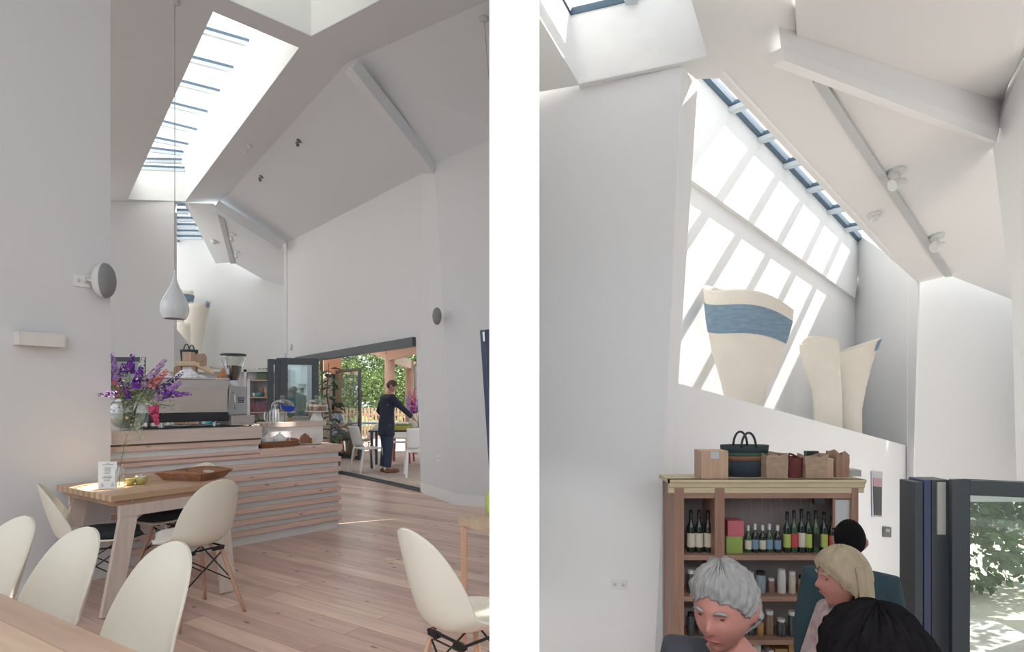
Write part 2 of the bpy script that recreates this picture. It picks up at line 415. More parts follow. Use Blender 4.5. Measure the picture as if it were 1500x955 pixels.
# ceiling: one big sloping plane with the roof light opening
shA = [b1(850, 123), b1(1037, 83), b1(1010, -8), b1(775, 4)]
shA = [b1(848, 123), b1(1037, 83), b1(1002, -36), b1(752, -36)]
outerR = [b1(752, 141), b1(850, 124.5), b1(998, 98), b1(1019, 116), b1(1053, 115), b1(1290, 365), b1(1345, 415), b1(1390, 403), b1(1485, 440), b1(1458, 208), b1(1145, 70), b1(1169, 50), b1(1167, -60), b1(752, -100)]
slab('ceiling_right', [outerR, [b1(848, 123), b1(1037, 83), b1(1007, -20), b1(765, -16)]], CER, .012)
shq = [b1(848, 123), b1(1037, 83), b1(1007, -20), b1(765, -16)]
mb = MB()
cen = sum(shq, V())/4; hgt = nB*.85
for i in range(4):
    a, b = shq[i], shq[(i+1) % 4]; n_ = (b-a).cross(nB).normalized()
    if n_.dot(a-cen) < 0: n_ = -n_
    k_ = nB*.014; mb.prism([[a+k_, b+k_, b+hgt, a+hgt]], n_*.08)
o = mb.build('trim_8', SHR); o['kind'] = 'structure'
skylight('window_5', [p+hgt for p in shq], [((shq[0].lerp(shq[1], .52))+hgt, (shq[3].lerp(shq[2], .52))+hgt)], None, barw=.09, barh=.09)
# niche roof light: glazing between top of upper wall and the ceiling edge, with a shaft side over the edge
gA, gB = on(1012, 96, W1), on(1262, 359, W1)
nn = vp(0)[0]
sh = 1.27
q0, q1 = gA, gB
gd = (gB-gA)
k0, k1 = -.06, 1.0
corners = [gA+gd*k0+nn*.0, gA+gd*k1, gA+gd*k1+nn*sh, gA+gd*k0+nn*sh]
root = thing('window_6', None, None, gA); root['kind'] = 'structure'
MB().prism([corners], (0, 0, .012)).build('pane', SKY, root).location = -gA
mb = MB(); mb.prism([[corners[0]-V((0, 0, .02)), corners[1]-V((0, 0, .02)), corners[1]+nn*.08-V((0, 0, .02)), corners[0]+nn*.08-V((0, 0, .02))]], (0, 0, .10)); mb.build('frame', BLU, root).location = -gA
for px, py in ((1070, 158), (1112, 203), (1149, 241), (1183, 277), (1213, 308), (1238, 334)):
    a = on(px, py, W1)+nn*.08; t = (a-gA).dot(gd)/gd.dot(gd); a = gA+gd*t; 
    MB().bar(a+V((0, 0, .02)), a+nn*sh+V((0, 0, .02)), .07, .07, up=(0, 0, 1)).build('glazing_bar', BLU, root).location = -gA
    MB().bar(a-V((0, 0, .05)), a+nn*sh-V((0, 0, .05)), .13, .06).build('glazing_bar', PALEBAR, root).location = -gA
ea = eP1-(eP2-eP1)*.01+nB*.014; eb = eP2+(eP2-eP1)*.12+nB*.014
ta = gA+gd*(-.04)+nn*sh; tb = gA+gd*1.06+nn*sh
o = MB().prism([[ea, eb, tb, ta]], nn*.08).build('trim_9', SHR); o['kind'] = 'structure'
# beam, groove and the darker ceiling bay beyond the beam
BM0, BM1 = b1(1150, 78)-nB*.12, b1(1466, 186)-nB*.10
bdn = (BM1-BM0).normalized()
tri = [b1(1148, 90)-nB*.0, b1(1146, 72)-nB*.26, b1(1172, 56)-nB*.26, b1(1196, 60)]
o = MB(); s0 = P(1144, 71, 4.75); s1_ = P(1463, 206, 5.75)
o.prism([[P(1144, 70, 4.7), P(1148, 88, 4.72), P(1460, 208, 6.1), P(1464, 190, 6.1)]], V((.02, .25, .10)))
o.prism([[P(1144, 70, 4.7), P(1464, 190, 6.1), P(1468, 150, 6.2), P(1170, 55, 4.8)]], V((.0, .05, .22)))
o = o.build('trim_10', CER); o['kind'] = 'structure'
o = MB().bar(b1(1197, 112)-nB*.02, b1(1389, 402)-nB*.02, .085, .045).build('trim_11', mat('groove_shade_paint', (.55, .56, .57), .9)); o['kind'] = 'structure'  # bar stands for the ceiling groove, its shade painted as grey
slab('ceiling_right_near', [P(1167, 56, 4.85), P(1172, 56, 4.85), P(1467, 152, 6.25), P(1502, 60, 5.2), P(1510, -60, 4.2), P(1167, -60, 3.9)], CER, .1)
slab('wall_far_side', [P(1466, 145, 6.3), P(1453, 206, 6.3), P(1482, 440, 6.6), P(1489, 704, 6.6), P(1520, 704, 6.2), P(1520, 40, 5.2), P(1502, 50, 5.2)], PLR, .1)
# floors of the right room
FR = wood('pale_bounce_floor', (.84, .81, .78), (.74, .71, .67), 'Y', knots=.4, rough=.45, planks=(2.6, .135))  # unseen floor, made pale to bounce light up to the ceiling
for nm, y0, y1, z in (('floor_upper_tier', -.5, 1.8, -.25), ('floor_middle_tier', 1.8, 2.9, -.5), ('floor_lower_tier', 2.9, 5.0, ZR), ('floor_lowest_tier', 5.0, 11.5, -3.0)):
    o = MB().bb((.06 if y1 < 6 else .4, y0, z-.3), (8.5 if y1 < 6 else 9.5, y1, z)).build(nm, FR); o['kind'] = 'structure'
o = MB().bb((.06, 4.86, -3.0), (8.5, 5.0, ZR-.3)).build('wall_tier_riser', PLA); o['kind'] = 'structure'

slab('ceiling_right_behind', [P(1167, -60, 3.9), P(700, -60, 4.6), V((.1, 3, 4.4)), V((.1, -1.5, 4.6)), V((6, -1.5, 4.6)), V((6.5, 4.5, 4.6))], CER, .05)  # unseen ceiling extension added against stray sun in the near part

o = MB().bb((-.03, 3.35, -.3), (.03, 7.15, 6.6)).build('wall_sun_stop', PLA); o['kind'] = 'structure'  # unseen wall added to keep the sun out of the left room
slab('wall_outer_sun_stop', [V((9.45, 10.6, -3)), V((7.6, 6.5, -3)), V((7.6, 6.5, 2.1)), V((6.3, 3.6, 2.1)), V((6.3, 3.6, 6)), V((9.45, 10.6, 6))], PLR, .1)  # unseen wall added to stop the sun; its opening feeds floor bounce
slab('wall_right_front', [V((6.3, 3.6, -1.3)), V((6.3, -1.5, -1.3)), V((6.3, -1.5, 6)), V((6.3, 3.6, 6))], PLR, .1)
slab('ceiling_outer_sun_stop', [V((5.5, 5.6, 5.2)), V((9.45, 10.6, 5.2)), V((6.3, 3.6, 5.2)), V((4.6, 3.6, 5.2))], CER, .1)  # unseen roof plate added to close a gap that let sun in
slab('wall_far_left', [V((-10.5, 15.3, 0)), V((-10.5, 6, 0)), V((-10.5, 6, 6)), V((-10.5, 15.3, 6))], PLR, .1)

slab('wall_back_light_stop', [V((.1, -1.5, -.3)), V((6.3, -1.5, -.3)), V((6.3, -1.5, 1.9)), V((.1, -1.5, 1.9))], PLA, .1)  # low unseen wall added to dim the light on the guests
# ================================================================== furniture of the left room
SHELL = mat('cream_shell_plastic', (.74, .70, .60), .42, var=.02, vscale=30, bump=.05, bscale=400)
LEGW = wood('beech_leg', (.58, .36, .25), (.46, .26, .17), 'Z', knots=0, rough=.5)
WIRE = mat('black_steel_wire', (.02, .02, .022), .45, metal=.4)
BLK = mat('black_cotton', (.022, .026, .032), .85, var=.3, vscale=40, bump=.3, bscale=300)
CREAMC = mat('cream_cotton', (.72, .67, .62), .9, bump=.3, bscale=300)

def shell_mesh():
    prof = [(a_, b_, c_*.88) for a_, b_, c_ in [(.235, .418, .00), (.225, .432, .09), (.205, .441, .145), (.17, .442, .185), (.12, .438, .213), (.05, .431, .228), (-.03, .427, .232), (-.10, .431, .230), (-.155, .446, .226), (-.195, .480, .222), (-.218, .530, .219),
            (-.236, .585, .216), (-.252, .640, .206), (-.266, .695, .190), (-.277, .740, .169), (-.286, .775, .143), (-.292, .800, .112), (-.296, .818, .074), (-.299, .828, .035), (-.300, .830, .0)]]
    lift = [0, .0, .002, .010, .022, .036, .050, .066, .082, .092, .094, .088, .076, .060, .044, .030, .017, .007, .001, 0]
    rows = []
    n = 24
    for i, (y, z, w) in enumerate(prof):
        a = prof[max(0, i-1)]; b = prof[min(len(prof)-1, i+1)]
        t = V((0, b[0]-a[0], b[1]-a[1])).normalized(); nor = V((0, t.z, -t.y))     # points up for the seat, forward for the back
        if nor.z < 0: nor = -nor
        if i > 8 and nor.y < 0: nor = -nor
        r = []
        for k in range(n+1):
            u = -1+2*k/n; u = math.sin(u*PI/2)
            r.append(V((u*w, y, z))+nor*(lift[i]*abs(u)**2.4))
        rows.append(r)
    m = MB(); m.grid(rows); return m
def make_chair():
    t = thing('shell_chair', 'x', 'chair')
    shell_mesh().build('seat_shell', SHELL, t, smooth=True, solid=.011, sub=1)
    for sx in (-1, 1):
        for sy in (-1, 1):
            a = V((sx*.115, sy*.10-.01, .408)); b = V((sx*.215, sy*.205-.01, 0))
            lgo = MB().tube([a, a.lerp(b, .35), a.lerp(b, .8), b], [.0105, .0145, .0125, .0095], 10).build('leg', LEGW, t, smooth=True)
            MB().tube([b, b+V((0, 0, .006))], .0099, 10).build('foot_pad', mat('grey_felt', (.3, .3, .3), .9), lgo)
    w = MB(); lg = lambda sx, sy, k: V((sx*.115, sy*.10-.01, .408)).lerp(V((sx*.215, sy*.205-.01, 0)), k)
    for sx in (-1, 1):
        w.tube([V((sx*.13, -.13, .405)), V((sx*.13, .12, .405))], .006, 6)
        w.bar(V((sx*.13, -.12, .398)), V((sx*.06, -.12, .398)), .02, .02); w.bar(V((sx*.13, .10, .398)), V((sx*.06, .10, .398)), .02, .02)
        w.tube([lg(sx, 1, .08), lg(sx, -1, .52)], .0042, 6); w.tube([lg(sx, -1, .08), lg(sx, 1, .52)], .0042, 6)
    for sy in (-1, 1):
        w.tube([V((-.13, sy*.11-.01, .405)), V((.13, sy*.11-.01, .405))], .006, 6)
        w.tube([lg(1, sy, .08), lg(-1, sy, .52)], .0042, 6); w.tube([lg(-1, sy, .08), lg(1, sy, .52)], .0042, 6)
    w.build('wire_brace', WIRE, t)
    return t
chair0 = make_chair(); used = [False]
def chair(x, y, fx, fy, label, group=None, z=0, sx=1, sz=1):
    rz = math.atan2(fy, fx)-PI/2
    if not used[0]:
        used[0] = True; c = chair0; c.location = (x, y, z); c.rotation_euler = (0, 0, rz); c['label'] = label; c.scale = (sx, sz, sz)
    else: c = dup(chair0, (x, y, z), rz, label, scale=(sx, sz, sz))
    if group: c['group'] = group
    return c
G = 'cream shell chairs'
chair(-2.0, 3.63, -.86, .52, 'cream shell chair with its back to the camera in front of the wooden table', G, sx=.96, sz=1.05)
chair(-2.69, 3.76, .80, .60, 'cream shell chair by the left wall with a black cushion at the table end', G)
chair(-2.60, 4.50, -.30, -.95, 'cream shell chair between the wooden table and the slatted counter', G)
chair(-2.24, 2.30, -.24, -.97, 'leftmost cream shell chair cut by the photo edge at the near table', G, sx=.80)
chair(-1.80, 2.08, -.24, -.97, 'middle cream shell chair of the three along the near table', G, sx=.80)
chair(-1.30, 1.84, -.24, -.97, 'cream shell chair nearest the camera at the lower end of the near table', G, sx=.78)
chair(-.16, 2.33, .72, .69, 'cream shell chair on the right facing the small table corner', G, sx=.86, sz=1.06)
def cushion(name, c, r, h, m, rz, tilt, label):
    vs = []
    n = 16; rows = []
    for s in (1, -1):
        for i in range(n+1):
            row = []
            for k in range(n+1):
                u, v = -1+2*i/n, -1+2*k/n
                e = (max(0, 1-abs(u)**2.6)*max(0, 1-abs(v)**2.6))**.5
                pin = 1-.10*(1-abs(u*v))*(abs(u)**6+abs(v)**6)*.6
                row.append(V((u*r*pin, v*r*pin, s*h*e)))
            rows.append(row)
    m_ = MB(); m_.grid(rows[:n+1]); m_.grid(rows[n+1:])
    o = m_.build(name, m, smooth=True); o.location = c; o.rotation_euler = (tilt[0], tilt[1], rz)
    return tag(o, label, 'cushion')
cushion('seat_cushion', (-2.64, 3.81, .482), .18, .042, BLK, math.atan2(.6, .8), (0, .05, 0), 'black square cushion on the chair by the left wall')
cushion('seat_cushion', (-2.61, 4.42, .482), .18, .048, BLK, .3, (0, -.05, 0), 'black square cushion on the chair behind the table')
cushion('seat_cushion', (-2.05, 3.65, .497), .175, .04, CREAMC, .5, (0, 0, 0), 'cream cushion on the chair in front of the table')

# ------------------------------------------------------------------ wooden trestle table with its things
OAK = wood('table_oak', (.74, .56, .41), (.60, .42, .29), 'X', knots=.5, rough=.42, scale=1.2, planks=(.9, .042), gap=(.45, .30, .18))
EDGEW = wood('table_edge_wood', (.50, .32, .22), (.36, .20, .13), 'X', knots=.3, rough=.5)
PALEW = wood('pale_painted_wood', (.66, .57, .50), (.56, .46, .40), 'Z', knots=.15, rough=.6)
TA = V((-2.50, 3.617, 0)); ta = V((.55, .835, 0)); tb = V((-.835, .55, 0)); trz = math.atan2(.835, .55)
T = thing('trestle_table', 'wooden trestle table against the left wall with splayed pale legs', 'table', TA, trz)
MB().bb((0, 0, .708), (.83, .84, .748)).build('tabletop', OAK, T, bevel=.003)
MB().prism([[V((.03, .03, .705)), V((.80, .03, .705)), V((.80, .81, .705)), V((.03, .81, .705))]], (0, 0, -.03)).build('edge_batten', EDGEW, T)
m = MB(); m.bb((.06, .02, .60), (.78, .06, .675)); m.build('rail', PALEW, T)
m = MB(); m.bb((.06, .78, .60), (.78, .82, .675)); m.build('rail', PALEW, T)
Mi = Matrix.Rotation(-trz, 3, 'Z')
loc = lambda w: Mi @ (V(w)-TA)
for top, bot in (((.13, .05, .675), loc(P(160, 905, 3.60))), ((.72, .05, .675), loc((-1.985, 4.06, 0))), ((.13, .79, .675), (.02, .86, 0)), ((.72, .79, .675), (.80, .80, 0))):
    bot = V(bot); bot.z = 0.0
    MB().bar(top, bot, .10, .038, up=(0, 1, 0)).build('leg', PALEW, T)
TW = lambda x, y, z=.748: TA+ta*x+tb*y+V((0, 0, z))
bolt = MB()
for x in (.12, .62): bolt.tube([V((x, -.004, .70)), V((x, .004, .70))], .007, 10)
bolt.build('bolt', mat('zinc', (.45, .47, .48), .35, metal=.9), T)
# tray
TRAYW = wood('tray_wood', (.36, .18, .10), (.25, .11, .06), 'X', knots=0, rough=.45)
def tray(c, L, W, h, rz, label):
    t = thing('serving_tray', label, 'tray', c, rz)
    MB().bb((-L/2+.045, -W/2+.045, .0), (L/2-.045, W/2-.045, .008)).build('base', TRAYW, t)
    for sx in (-1, 1):
        x0, x1 = sx*(L/2-.045), sx*(L/2)
        out = []
        n = 10
        lo = [V((x0, -W/2+.045, .0)), V((x0, W/2-.045, .0))]
        top = [V((x1, W/2-(W)*k/n, h+.018*math.sin(PI*k/n))) for k in range(n+1)]
        hole = [V((x0+(x1-x0)*.62, .055*math.cos(a), h*.62+.011*math.sin(a))) for a in [2*PI*q/16 for q in range(16)]]
        hole = [V((x0+(x1-x0)*(p.z/h), p.y, p.z)) for p in hole]
        top = [V((x0+(x1-x0)*1, p.y, p.z)) for p in top]
        MB().prism([lo+top, hole], (sx*.011, 0, 0)).build('end', TRAYW, t)
    for sy in (-1, 1):
        y0, y1 = sy*(W/2-.045), sy*W/2
        MB().prism([[V((-L/2+.045, y0, 0)), V((L/2-.045, y0, 0)), V((L/2, y1, h)), V((-L/2, y1, h))]], (0, sy*.011, 0)).build('side', TRAYW, t)
    return t
tc_ = P(285, 700, 4.42); tc_.z = .7485
tray(tc_, .32, .40, .058, math.atan2(-.98, -.2), 'brown wooden tray with cut-out handles on the trestle table')
# menu card
PAPER = mat('white_card', (.80, .80, .78), .7)
INK = mat('grey_ink', (.32, .33, .34), .8)
def local_face(P0, rz): return Matrix.Translation(P0) @ Matrix.Rotation(rz, 4, 'Z') @ Matrix.Rotation(math.radians(82), 4, 'X')
mp_ = P(157, 698, 3.92); mp_.z = .7485
t = thing('menu_card', 'white printed menu card standing against the wall on the table', 'menu', mp_, .35)
MB().prism([[V((-.052, 0, 0)), V((.056, 0, 0)), V((.048, .03, .178)), V((-.06, .03, .178))]], (0, .003, 0)).build('card', PAPER, t)
mk = MB()
for i, wd in enumerate([.016, .062, 0, .034, .038, .030, .040, .028, 0, .046, .060, .038, .034]):
    if wd: mk.prism([[V((-.003-wd/2, -.0012+.0301*(z_/.178), z_)) for z_ in (0,)][0:0] or [V((-wd/2-.003, -.001+.03*((.165-i*.0095)/.178), .165-i*.0095)), V((wd/2-.003, -.001+.03*((.165-i*.0095)/.178), .165-i*.0095)), V((wd/2-.003, -.001+.03*((.168-i*.0095)/.178), .1685-i*.0095)), V((-wd/2-.003, -.001+.03*((.168-i*.0095)/.178), .1685-i*.0095))]], (0, -.0008, 0))
mk.build('printed_lines', INK, t)
mk = MB()
for sx in (-1, 1): mk.prism([[V((sx*.030-.012, -.0012+.002, .012)), V((sx*.030+.012, -.0012+.002, .012)), V((sx*.030+.004, .0055, .038)), V((sx*.030-.004, .0055, .038))]], (0, -.001, 0))
mk.build('printed_picture', mat('pale_blue_print', (.55, .58, .62), .8), t)
# bud vase and the tall sprig
CLG = glass('clear_glass', (.96, .98, .97), .07)
bv = P(176, 699, 3.95); bv.z = .7485
o = MB().lathe([(.0, .003), (.026, .003), (.030, .02), (.030, .10), (.024, .125), (.016, .14), (.018, .155), (.016, .155), (.014, .14), (.022, .122), (.027, .10), (.027, .02), (.0, .014)], bv, 24).build('bud_vase', CLG, smooth=True, origin=bv)
tag(o, 'small clear glass bud vase beside the menu card', 'vase')
GRN = mat('stem_green', (.16, .22, .09), .7, var=.2); LEAF = mat('pale_leaf', (.30, .40, .20), .6, var=.3, vscale=30)
def sprig(name, label, cat, base, pts, leafn, lr, group=None, m=LEAF):
    t = thing(name, label, cat, base, group=group); b = V(base)
    P_ = [V(p)-b for p in pts]
    MB().tube(P_, [.0022]*(len(P_)-1)+[.001], 6).build('stem', GRN, t)
    l = MB()
    for i in range(leafn):
        k = random.uniform(.45, 1); seg = min(int(k*(len(P_)-1)), len(P_)-2); q = P_[seg].lerp(P_[seg+1], k*(len(P_)-1)-seg)
        d = V((random.uniform(-1, 1), random.uniform(-.6, .6), random.uniform(-.4, .9))).normalized(); e = q+d*random.uniform(.01, .05)
        l.tube([q, e], .0007, 4)
        s = d.orthogonal().normalized()*lr*.5
        l.add([e, e+d*lr*.6+s, e+d*lr*1.3, e+d*lr*.6-s], [(0, 1, 2, 3)])
    l.build('leaves', m, t); return t
sprig('wildflower', 'tall thin leafy stem leaning in the small bud vase', 'flower', bv+V((0, 0, .01)), [bv+V((-.008, 0, .01)), bv+V((.0, .0, .15)), P(182, 655, 3.95), P(187, 636, 3.95)], 26, .008)
# small bowls
OLV = mat('mustard_glaze', (.42, .38, .12), .35, coat=.4)
def bowl(c, r, h, label, group=None):
    o = MB().lathe([(0, .002), (r*.62, 0), (r*.72, .01), (r*.95, h*.6), (r, h), (r*.94, h), (r*.86, h*.6), (r*.6, .014), (0, .012)], c, 24).build('bowl', OLV, smooth=True, origin=c)
    return tag(o, label, 'bowl', group)
b1c = P(191, 695, 4.07); b1c.z = .7485; b2c = P(206, 694, 4.12); b2c.z = .7485
bowl(b1c, .034, .045, 'small mustard bowl nearer the bud vase', 'mustard bowls on the table'); bowl(b2c, .044, .05, 'mustard bowl filled with white sugar sachets', 'mustard bowls on the table')
for i in range(7):
    a = i*.9; c = b2c+V((math.cos(a)*.018, math.sin(a)*.018, .046+.006*(i % 3)))
    o = MB().box((0, 0, 0), (.03, .016, .006)).build('sugar_sachet', PAPER, bevel=.001); o.location = c; o.rotation_euler = (random.uniform(-.7, .7), random.uniform(-.7, .7), a)
    tag(o, 'white sugar sachet heaped in the mustard bowl', 'sachet', 'sugar sachets')

# near table and the small table corner
e1 = onz(0, 868, .75); e2 = onz(205, 955, .75); d = (e2-e1).normalized(); q = V((-d.y, d.x, 0));
if q.y > 0: q = -q
nt_rz = math.atan2(d.y, d.x); 
T = thing('cafe_table', 'pale wooden table at the bottom left nearest the camera', 'table', (e1.x, e1.y, 0), nt_rz)
L0, L1 = -.9, 1.2
MB().bb((L0, -.78, .712), (L1, 0, .75)).build('tabletop', wood('near_table_wood', (.74, .57, .43), (.62, .45, .32), 'X', knots=.3, rough=.4, scale=.8, planks=(1.4, .09), gap=(.45, .3, .18)), T, bevel=.003)
for x in (L0+.08, L1-.08):
    for y in (-.7, -.08): MB().bar((x, y, .712), (x, y, 0), .06, .06, up=(0, 1, 0)).build('leg', PALEW, T)
m = MB(); m.bb((L0+.1, -.72, .62), (L1-.1, -.70, .712)); m.bb((L0+.1, -.08, .62), (L1-.1, -.06, .712)); m.build('rail', PALEW, T)
A = V((-.276, 2.96, 0)); B = V((-.085, 2.70, 0)); Cc = V((-.07, 3.09, 0)); Dd = B+Cc-A
T = thing('side_table', 'small wooden table corner showing at the right above the shell chair', 'table', A)
q4 = [A, B, Dd, Cc]
MB().prism([[p-A+V((0, 0, .75)) for p in q4]], (0, 0, -.034)).build('tabletop', wood('side_table_wood', (.58, .45, .33), (.44, .31, .21), 'Y', knots=.2, rough=.5), T)
cen = (A+B+Dd+Cc)/4
for p in q4: k = p.lerp(cen, .16)-A; MB().bar(k+V((0, 0, .716)), k, .03, .03, up=(0, 1, 0)).build('leg', LEGW, T)
gb = V((-.095, 3.0, .75))
t = MB().lathe([(0, 0), (.03, .0), (.042, .03), (.044, .09), (.03, .13), (.014, .15), (.013, .18), (0, .18)], gb, 20).build('bottle', mat('lime_glaze', (.40, .50, .12), .4), smooth=True, origin=gb)
tag(t, 'yellow green bottle standing on the small table at the right', 'bottle')

# ------------------------------------------------------------------ slatted counter
CO = V((-1.816, 6.1, 0)); ce = V((.666, .746, 0)); cq = V((-.746, .666, 0)); crz = math.atan2(.746, .666)
CW = lambda x, y, z: CO+ce*x+cq*y+V((0, 0, z))
def cx(px, y=0.):     # x on the counter that shows at column px for depth y behind the front
    k = (px-750)/F; bx, by = CO.x+cq.x*y, CO.y+cq.y*y
    return (k*by-bx)/(ce.x-k*ce.y)
SLAT = wood('larch_slat', (.76, .57, .48), (.61, .42, .34), 'X', knots=.75, rough=.6, scale=1.)
SLATP = wood('whitewashed_fascia', (.66, .56, .50), (.58, .48, .42), 'X', knots=.2, rough=.6)
WPAN = mat('counter_white_panel', (.72, .72, .71), .7)
xL = -2.04; xs = cx(380)
T = thing('counter', 'long service counter clad with horizontal timber slats', 'counter', CO, crz)
m = MB(); m.bb((xL, .02, 0), (0, .66, .84)); m.bb((xL, .02, .84), (xs, .66, .98)); m.build('body', WPAN, T)
for i in range(8):
    z = .09+i*.1022
    MB().bb((xL, -.022, z), (.012, .02, z+.048)).build('slat', SLAT, T, bevel=.002)
for z in (.825, ):
    MB().bb((xs+.0, -.026, z), (.02, .42, z+.056)).build('worktop', SLAT, T, bevel=.002)
    MB().bb((xL, -.022, z+.008), (xs, .02, z+.05)).build('slat', SLAT, T, bevel=.002)
MB().bb((xL, -.022, .930), (xs, .02, .975)).build('slat', SLAT, T, bevel=.002)
MB().bb((xL, -.05, .99), (xs+.004, .70, 1.095)).build('raised_top', SLATP, T, bevel=.002)
MB().bb((xL, -.03, .975), (xs, .02, .992)).build('painted_shadow_line', mat('shadow_line_dark', (.12, .10, .09), .9), T)  # dark strip painted as the shadow line under the raised top
# upper service shelf behind
ux0, ux1 = cx(393, .42), cx(478, .42)
T = thing('service_shelf', 'white service shelf with a wooden edge behind the counter front', 'shelf', CO, crz)
MB().bb((ux0, .44, .88), (ux1-.03, .50, 1.06)).build('front_panel', WPAN, T)
MB().bb((ux0-.0, .42, 1.06), (ux1, 1.0, 1.112)).build('worktop', SLATP, T, bevel=.002)
MB().bb((ux0-.28, .56, 1.03), (ux0, 1.0, 1.095)).build('return_worktop', SLATP, T)
MB().bb((ux1-.035, .5, 0), (ux1-.01, .98, 1.06)).build('side_panel', WPAN, T)
m = MB(); m.bb((ux0-.28, .62, 0), (ux0, .98, 1.03)); m.build('cupboard', mat('dark_cupboard', (.05, .05, .05), .6), T)

# ------------------------------------------------------------------ espresso machine
CHR = mat('polished_steel', (.72, .66, .62), .08, metal=1.); BRU = mat('brushed_steel', (.62, .60, .58), .3, metal=.9)
DRK = mat('black_enamel', (.02, .025, .03), .35)
yM = .16; mx0, mx1 = cx(221, yM), cx(334, yM); ztop = 1.095
T = thing('espresso_machine', 'large polished steel espresso machine on the raised counter', 'coffee machine', CW((mx0+mx1)/2, yM, ztop), crz)
w2 = (mx1-mx0)/2
m = MB(); prof = [(0, .135), (0, .40), (.02, .42), (.5, .42), (.5, .135)]
m.prism([[V((-w2, y, z)) for y, z in prof]], (2*w2, 0, 0)); m.build('body', BRU, T, bevel=.006)
m = MB(); m.prism([[V((-w2+.015, -.006, .16)), V((w2-.015, -.006, .16)), V((w2-.015, -.002, .345)), V((-w2+.015, -.002, .345))]], (0, .01, 0)); m.build('mirror_panel', CHR, T)
MB().bb((-w2-.01, -.02, .435), (w2+.01, .48, .452)).build('cup_rail', mat('bright_rail', (.80, .82, .84), .15, metal=.9), T, bevel=.006)
MB().bb((-w2, -.008, .355), (w2, .0, .43)).build('upper_panel', BRU, T)
MB().bb((-w2-.012, .0, .055), (w2+.005, .5, .137)).build('base', DRK, T, bevel=.01)
for x in (-w2+.10, w2-.10):
    for y in (.06, .42): MB().tube([(x, y, 0), (x, y, .06)], .022, 14).build('foot', BRU, T)
MB().bb((-w2-.06, -.02, .001), (w2+.08, .5, .010)).build('drip_mat', DRK, T)
m = MB()
for i in range(14): x = -w2+.06+i*(2*w2-.12)/13; m.bar((x, .46, .0), (x, .5, .38), .004, .004)
m.tube([(w2+.01, .5, .40), (w2+.05, .54, .34), (w2+.05, .56, .16)], .007, 8); m.build('steam_wand', CHR, T)
zmt = ztop+.453
cloth = MB()
def crumple(c, r, h, name, label, m, seed=1):
    rnd = random.Random(seed); rows = []
    for i in range(9):
        rr = r*math.sin(PI/2*(1-i/8.)); zz = h*math.sin(PI/2*i/8.)
        rows.append([V((math.cos(2*PI*k/22)*rr*(1+.18*rnd.uniform(-1, 1)), math.sin(2*PI*k/22)*rr*.7*(1+.15*rnd.uniform(-1, 1)), max(0, zz*(1+.12*rnd.uniform(-1, 1))))) for k in range(22)])
        rows[-1].append(rows[-1][0].copy())
    o = MB().grid(rows).build(name, m); o.location = c; return tag(o, label, 'cloth')
CL = mat('white_linen', (.78, .78, .80), .9)
crumple(CW(cx(274, .3), .30, zmt), .10, .075, 'folded_cloth', 'larger crumpled white cloth on the espresso machine', CL, 3)
crumple(CW(cx(292, .33), .33, zmt), .06, .03, 'folded_cloth', 'smaller folded white cloth on the espresso machine', CL, 5)
# saucers under the machine
for i, px in enumerate((262, 292)):
    c = CW(cx(px, .3), .26, 1.106)
    o = MB().lathe([(0, 0), (.05, 0), (.10, .012), (.10, .016), (.05, .006), (0, .006)], c, 28).build('plate', mat('white_china', (.80, .80, .78), .2, coat=.5), smooth=True, origin=c)
    tag(o, ('left' if i == 0 else 'right')+' white plate lying under the espresso machine', 'plate', 'plates under the machine')
# grinder on its knock box
kx0, kx1 = cx(339, .12), cx(373, .12)
T = thing('knock_box', 'steel drawer box under the coffee grinder', 'box', CW((kx0+kx1)/2, .12, ztop), crz)
hw = (kx1-kx0)/2
MB().bb((-hw, 0, .012), (hw, .28, .105)).build('body', mat('matt_steel', (.50, .46, .43), .45, metal=.6), T, bevel=.003)
for x in (-hw+.03, hw-.03): MB().tube([(x, .03, 0), (x, .03, .014)], .012, 10).build('foot', DRK, T)
MB().bb((-.03, -.010, .045), (.03, 0, .055)).build('handle', BRU, T)
gx = cx(347, .22); gz_ = ztop+.105
T = thing('coffee_grinder', 'grey coffee grinder with a clear bean hopper beside the machine', 'coffee grinder', CW(gx, .20, gz_), crz)
GRY = mat('grey_hammered_metal', (.42, .43, .44), .35, metal=.4)
m = MB(); m.prism([[V((-.095, 0, 0)), V((.095, 0, 0)), V((.085, 0, .27)), V((-.075, 0, .28))]], (0, .2, 0)); m.build('body', GRY, T, bevel=.012)
m = MB(); m.lathe([(.04, .27), (.05, .30), (.035, .31), (.035, .335)], (0, .1, 0), 20); m.build('collar', mat('white_plastic', (.78, .78, .78), .4), T, smooth=True)
m = MB(); m.lathe([(.034, .325), (.045, .335), (.112, .55), (.112, .572), (.109, .572), (.109, .552), (.042, .34), (.03, .33)], (0, .1, 0), 28); m.build('hopper', CLG, T, smooth=True)
m = MB(); m.lathe([(0, .332), (.040, .334), (.078, .462), (.076, .47), (.03, .476), (0, .474)], (0, .1, 0), 28); m.build('coffee_beans', mat('coffee_beans', (.06, .035, .025), .6, var=.5, vscale=200, bump=.6, bscale=300), T, smooth=True)
m = MB(); m.lathe([(0, .572), (.116, .572), (.118, .58), (.11, .588), (0, .59)], (0, .1, 0), 28); m.build('hopper_lid', mat('dark_plastic', (.06, .065, .07), .4), T, smooth=True)
lb = MB(); lb.bb((.0, -.003, .148), (.058, 0, .172)); lb.bb((.0, -.003, .118), (.058, 0, .143)); lb.build('maker_plate', DRK, T)
lt = mat('pale_lettering', (.6, .6, .6), .6)
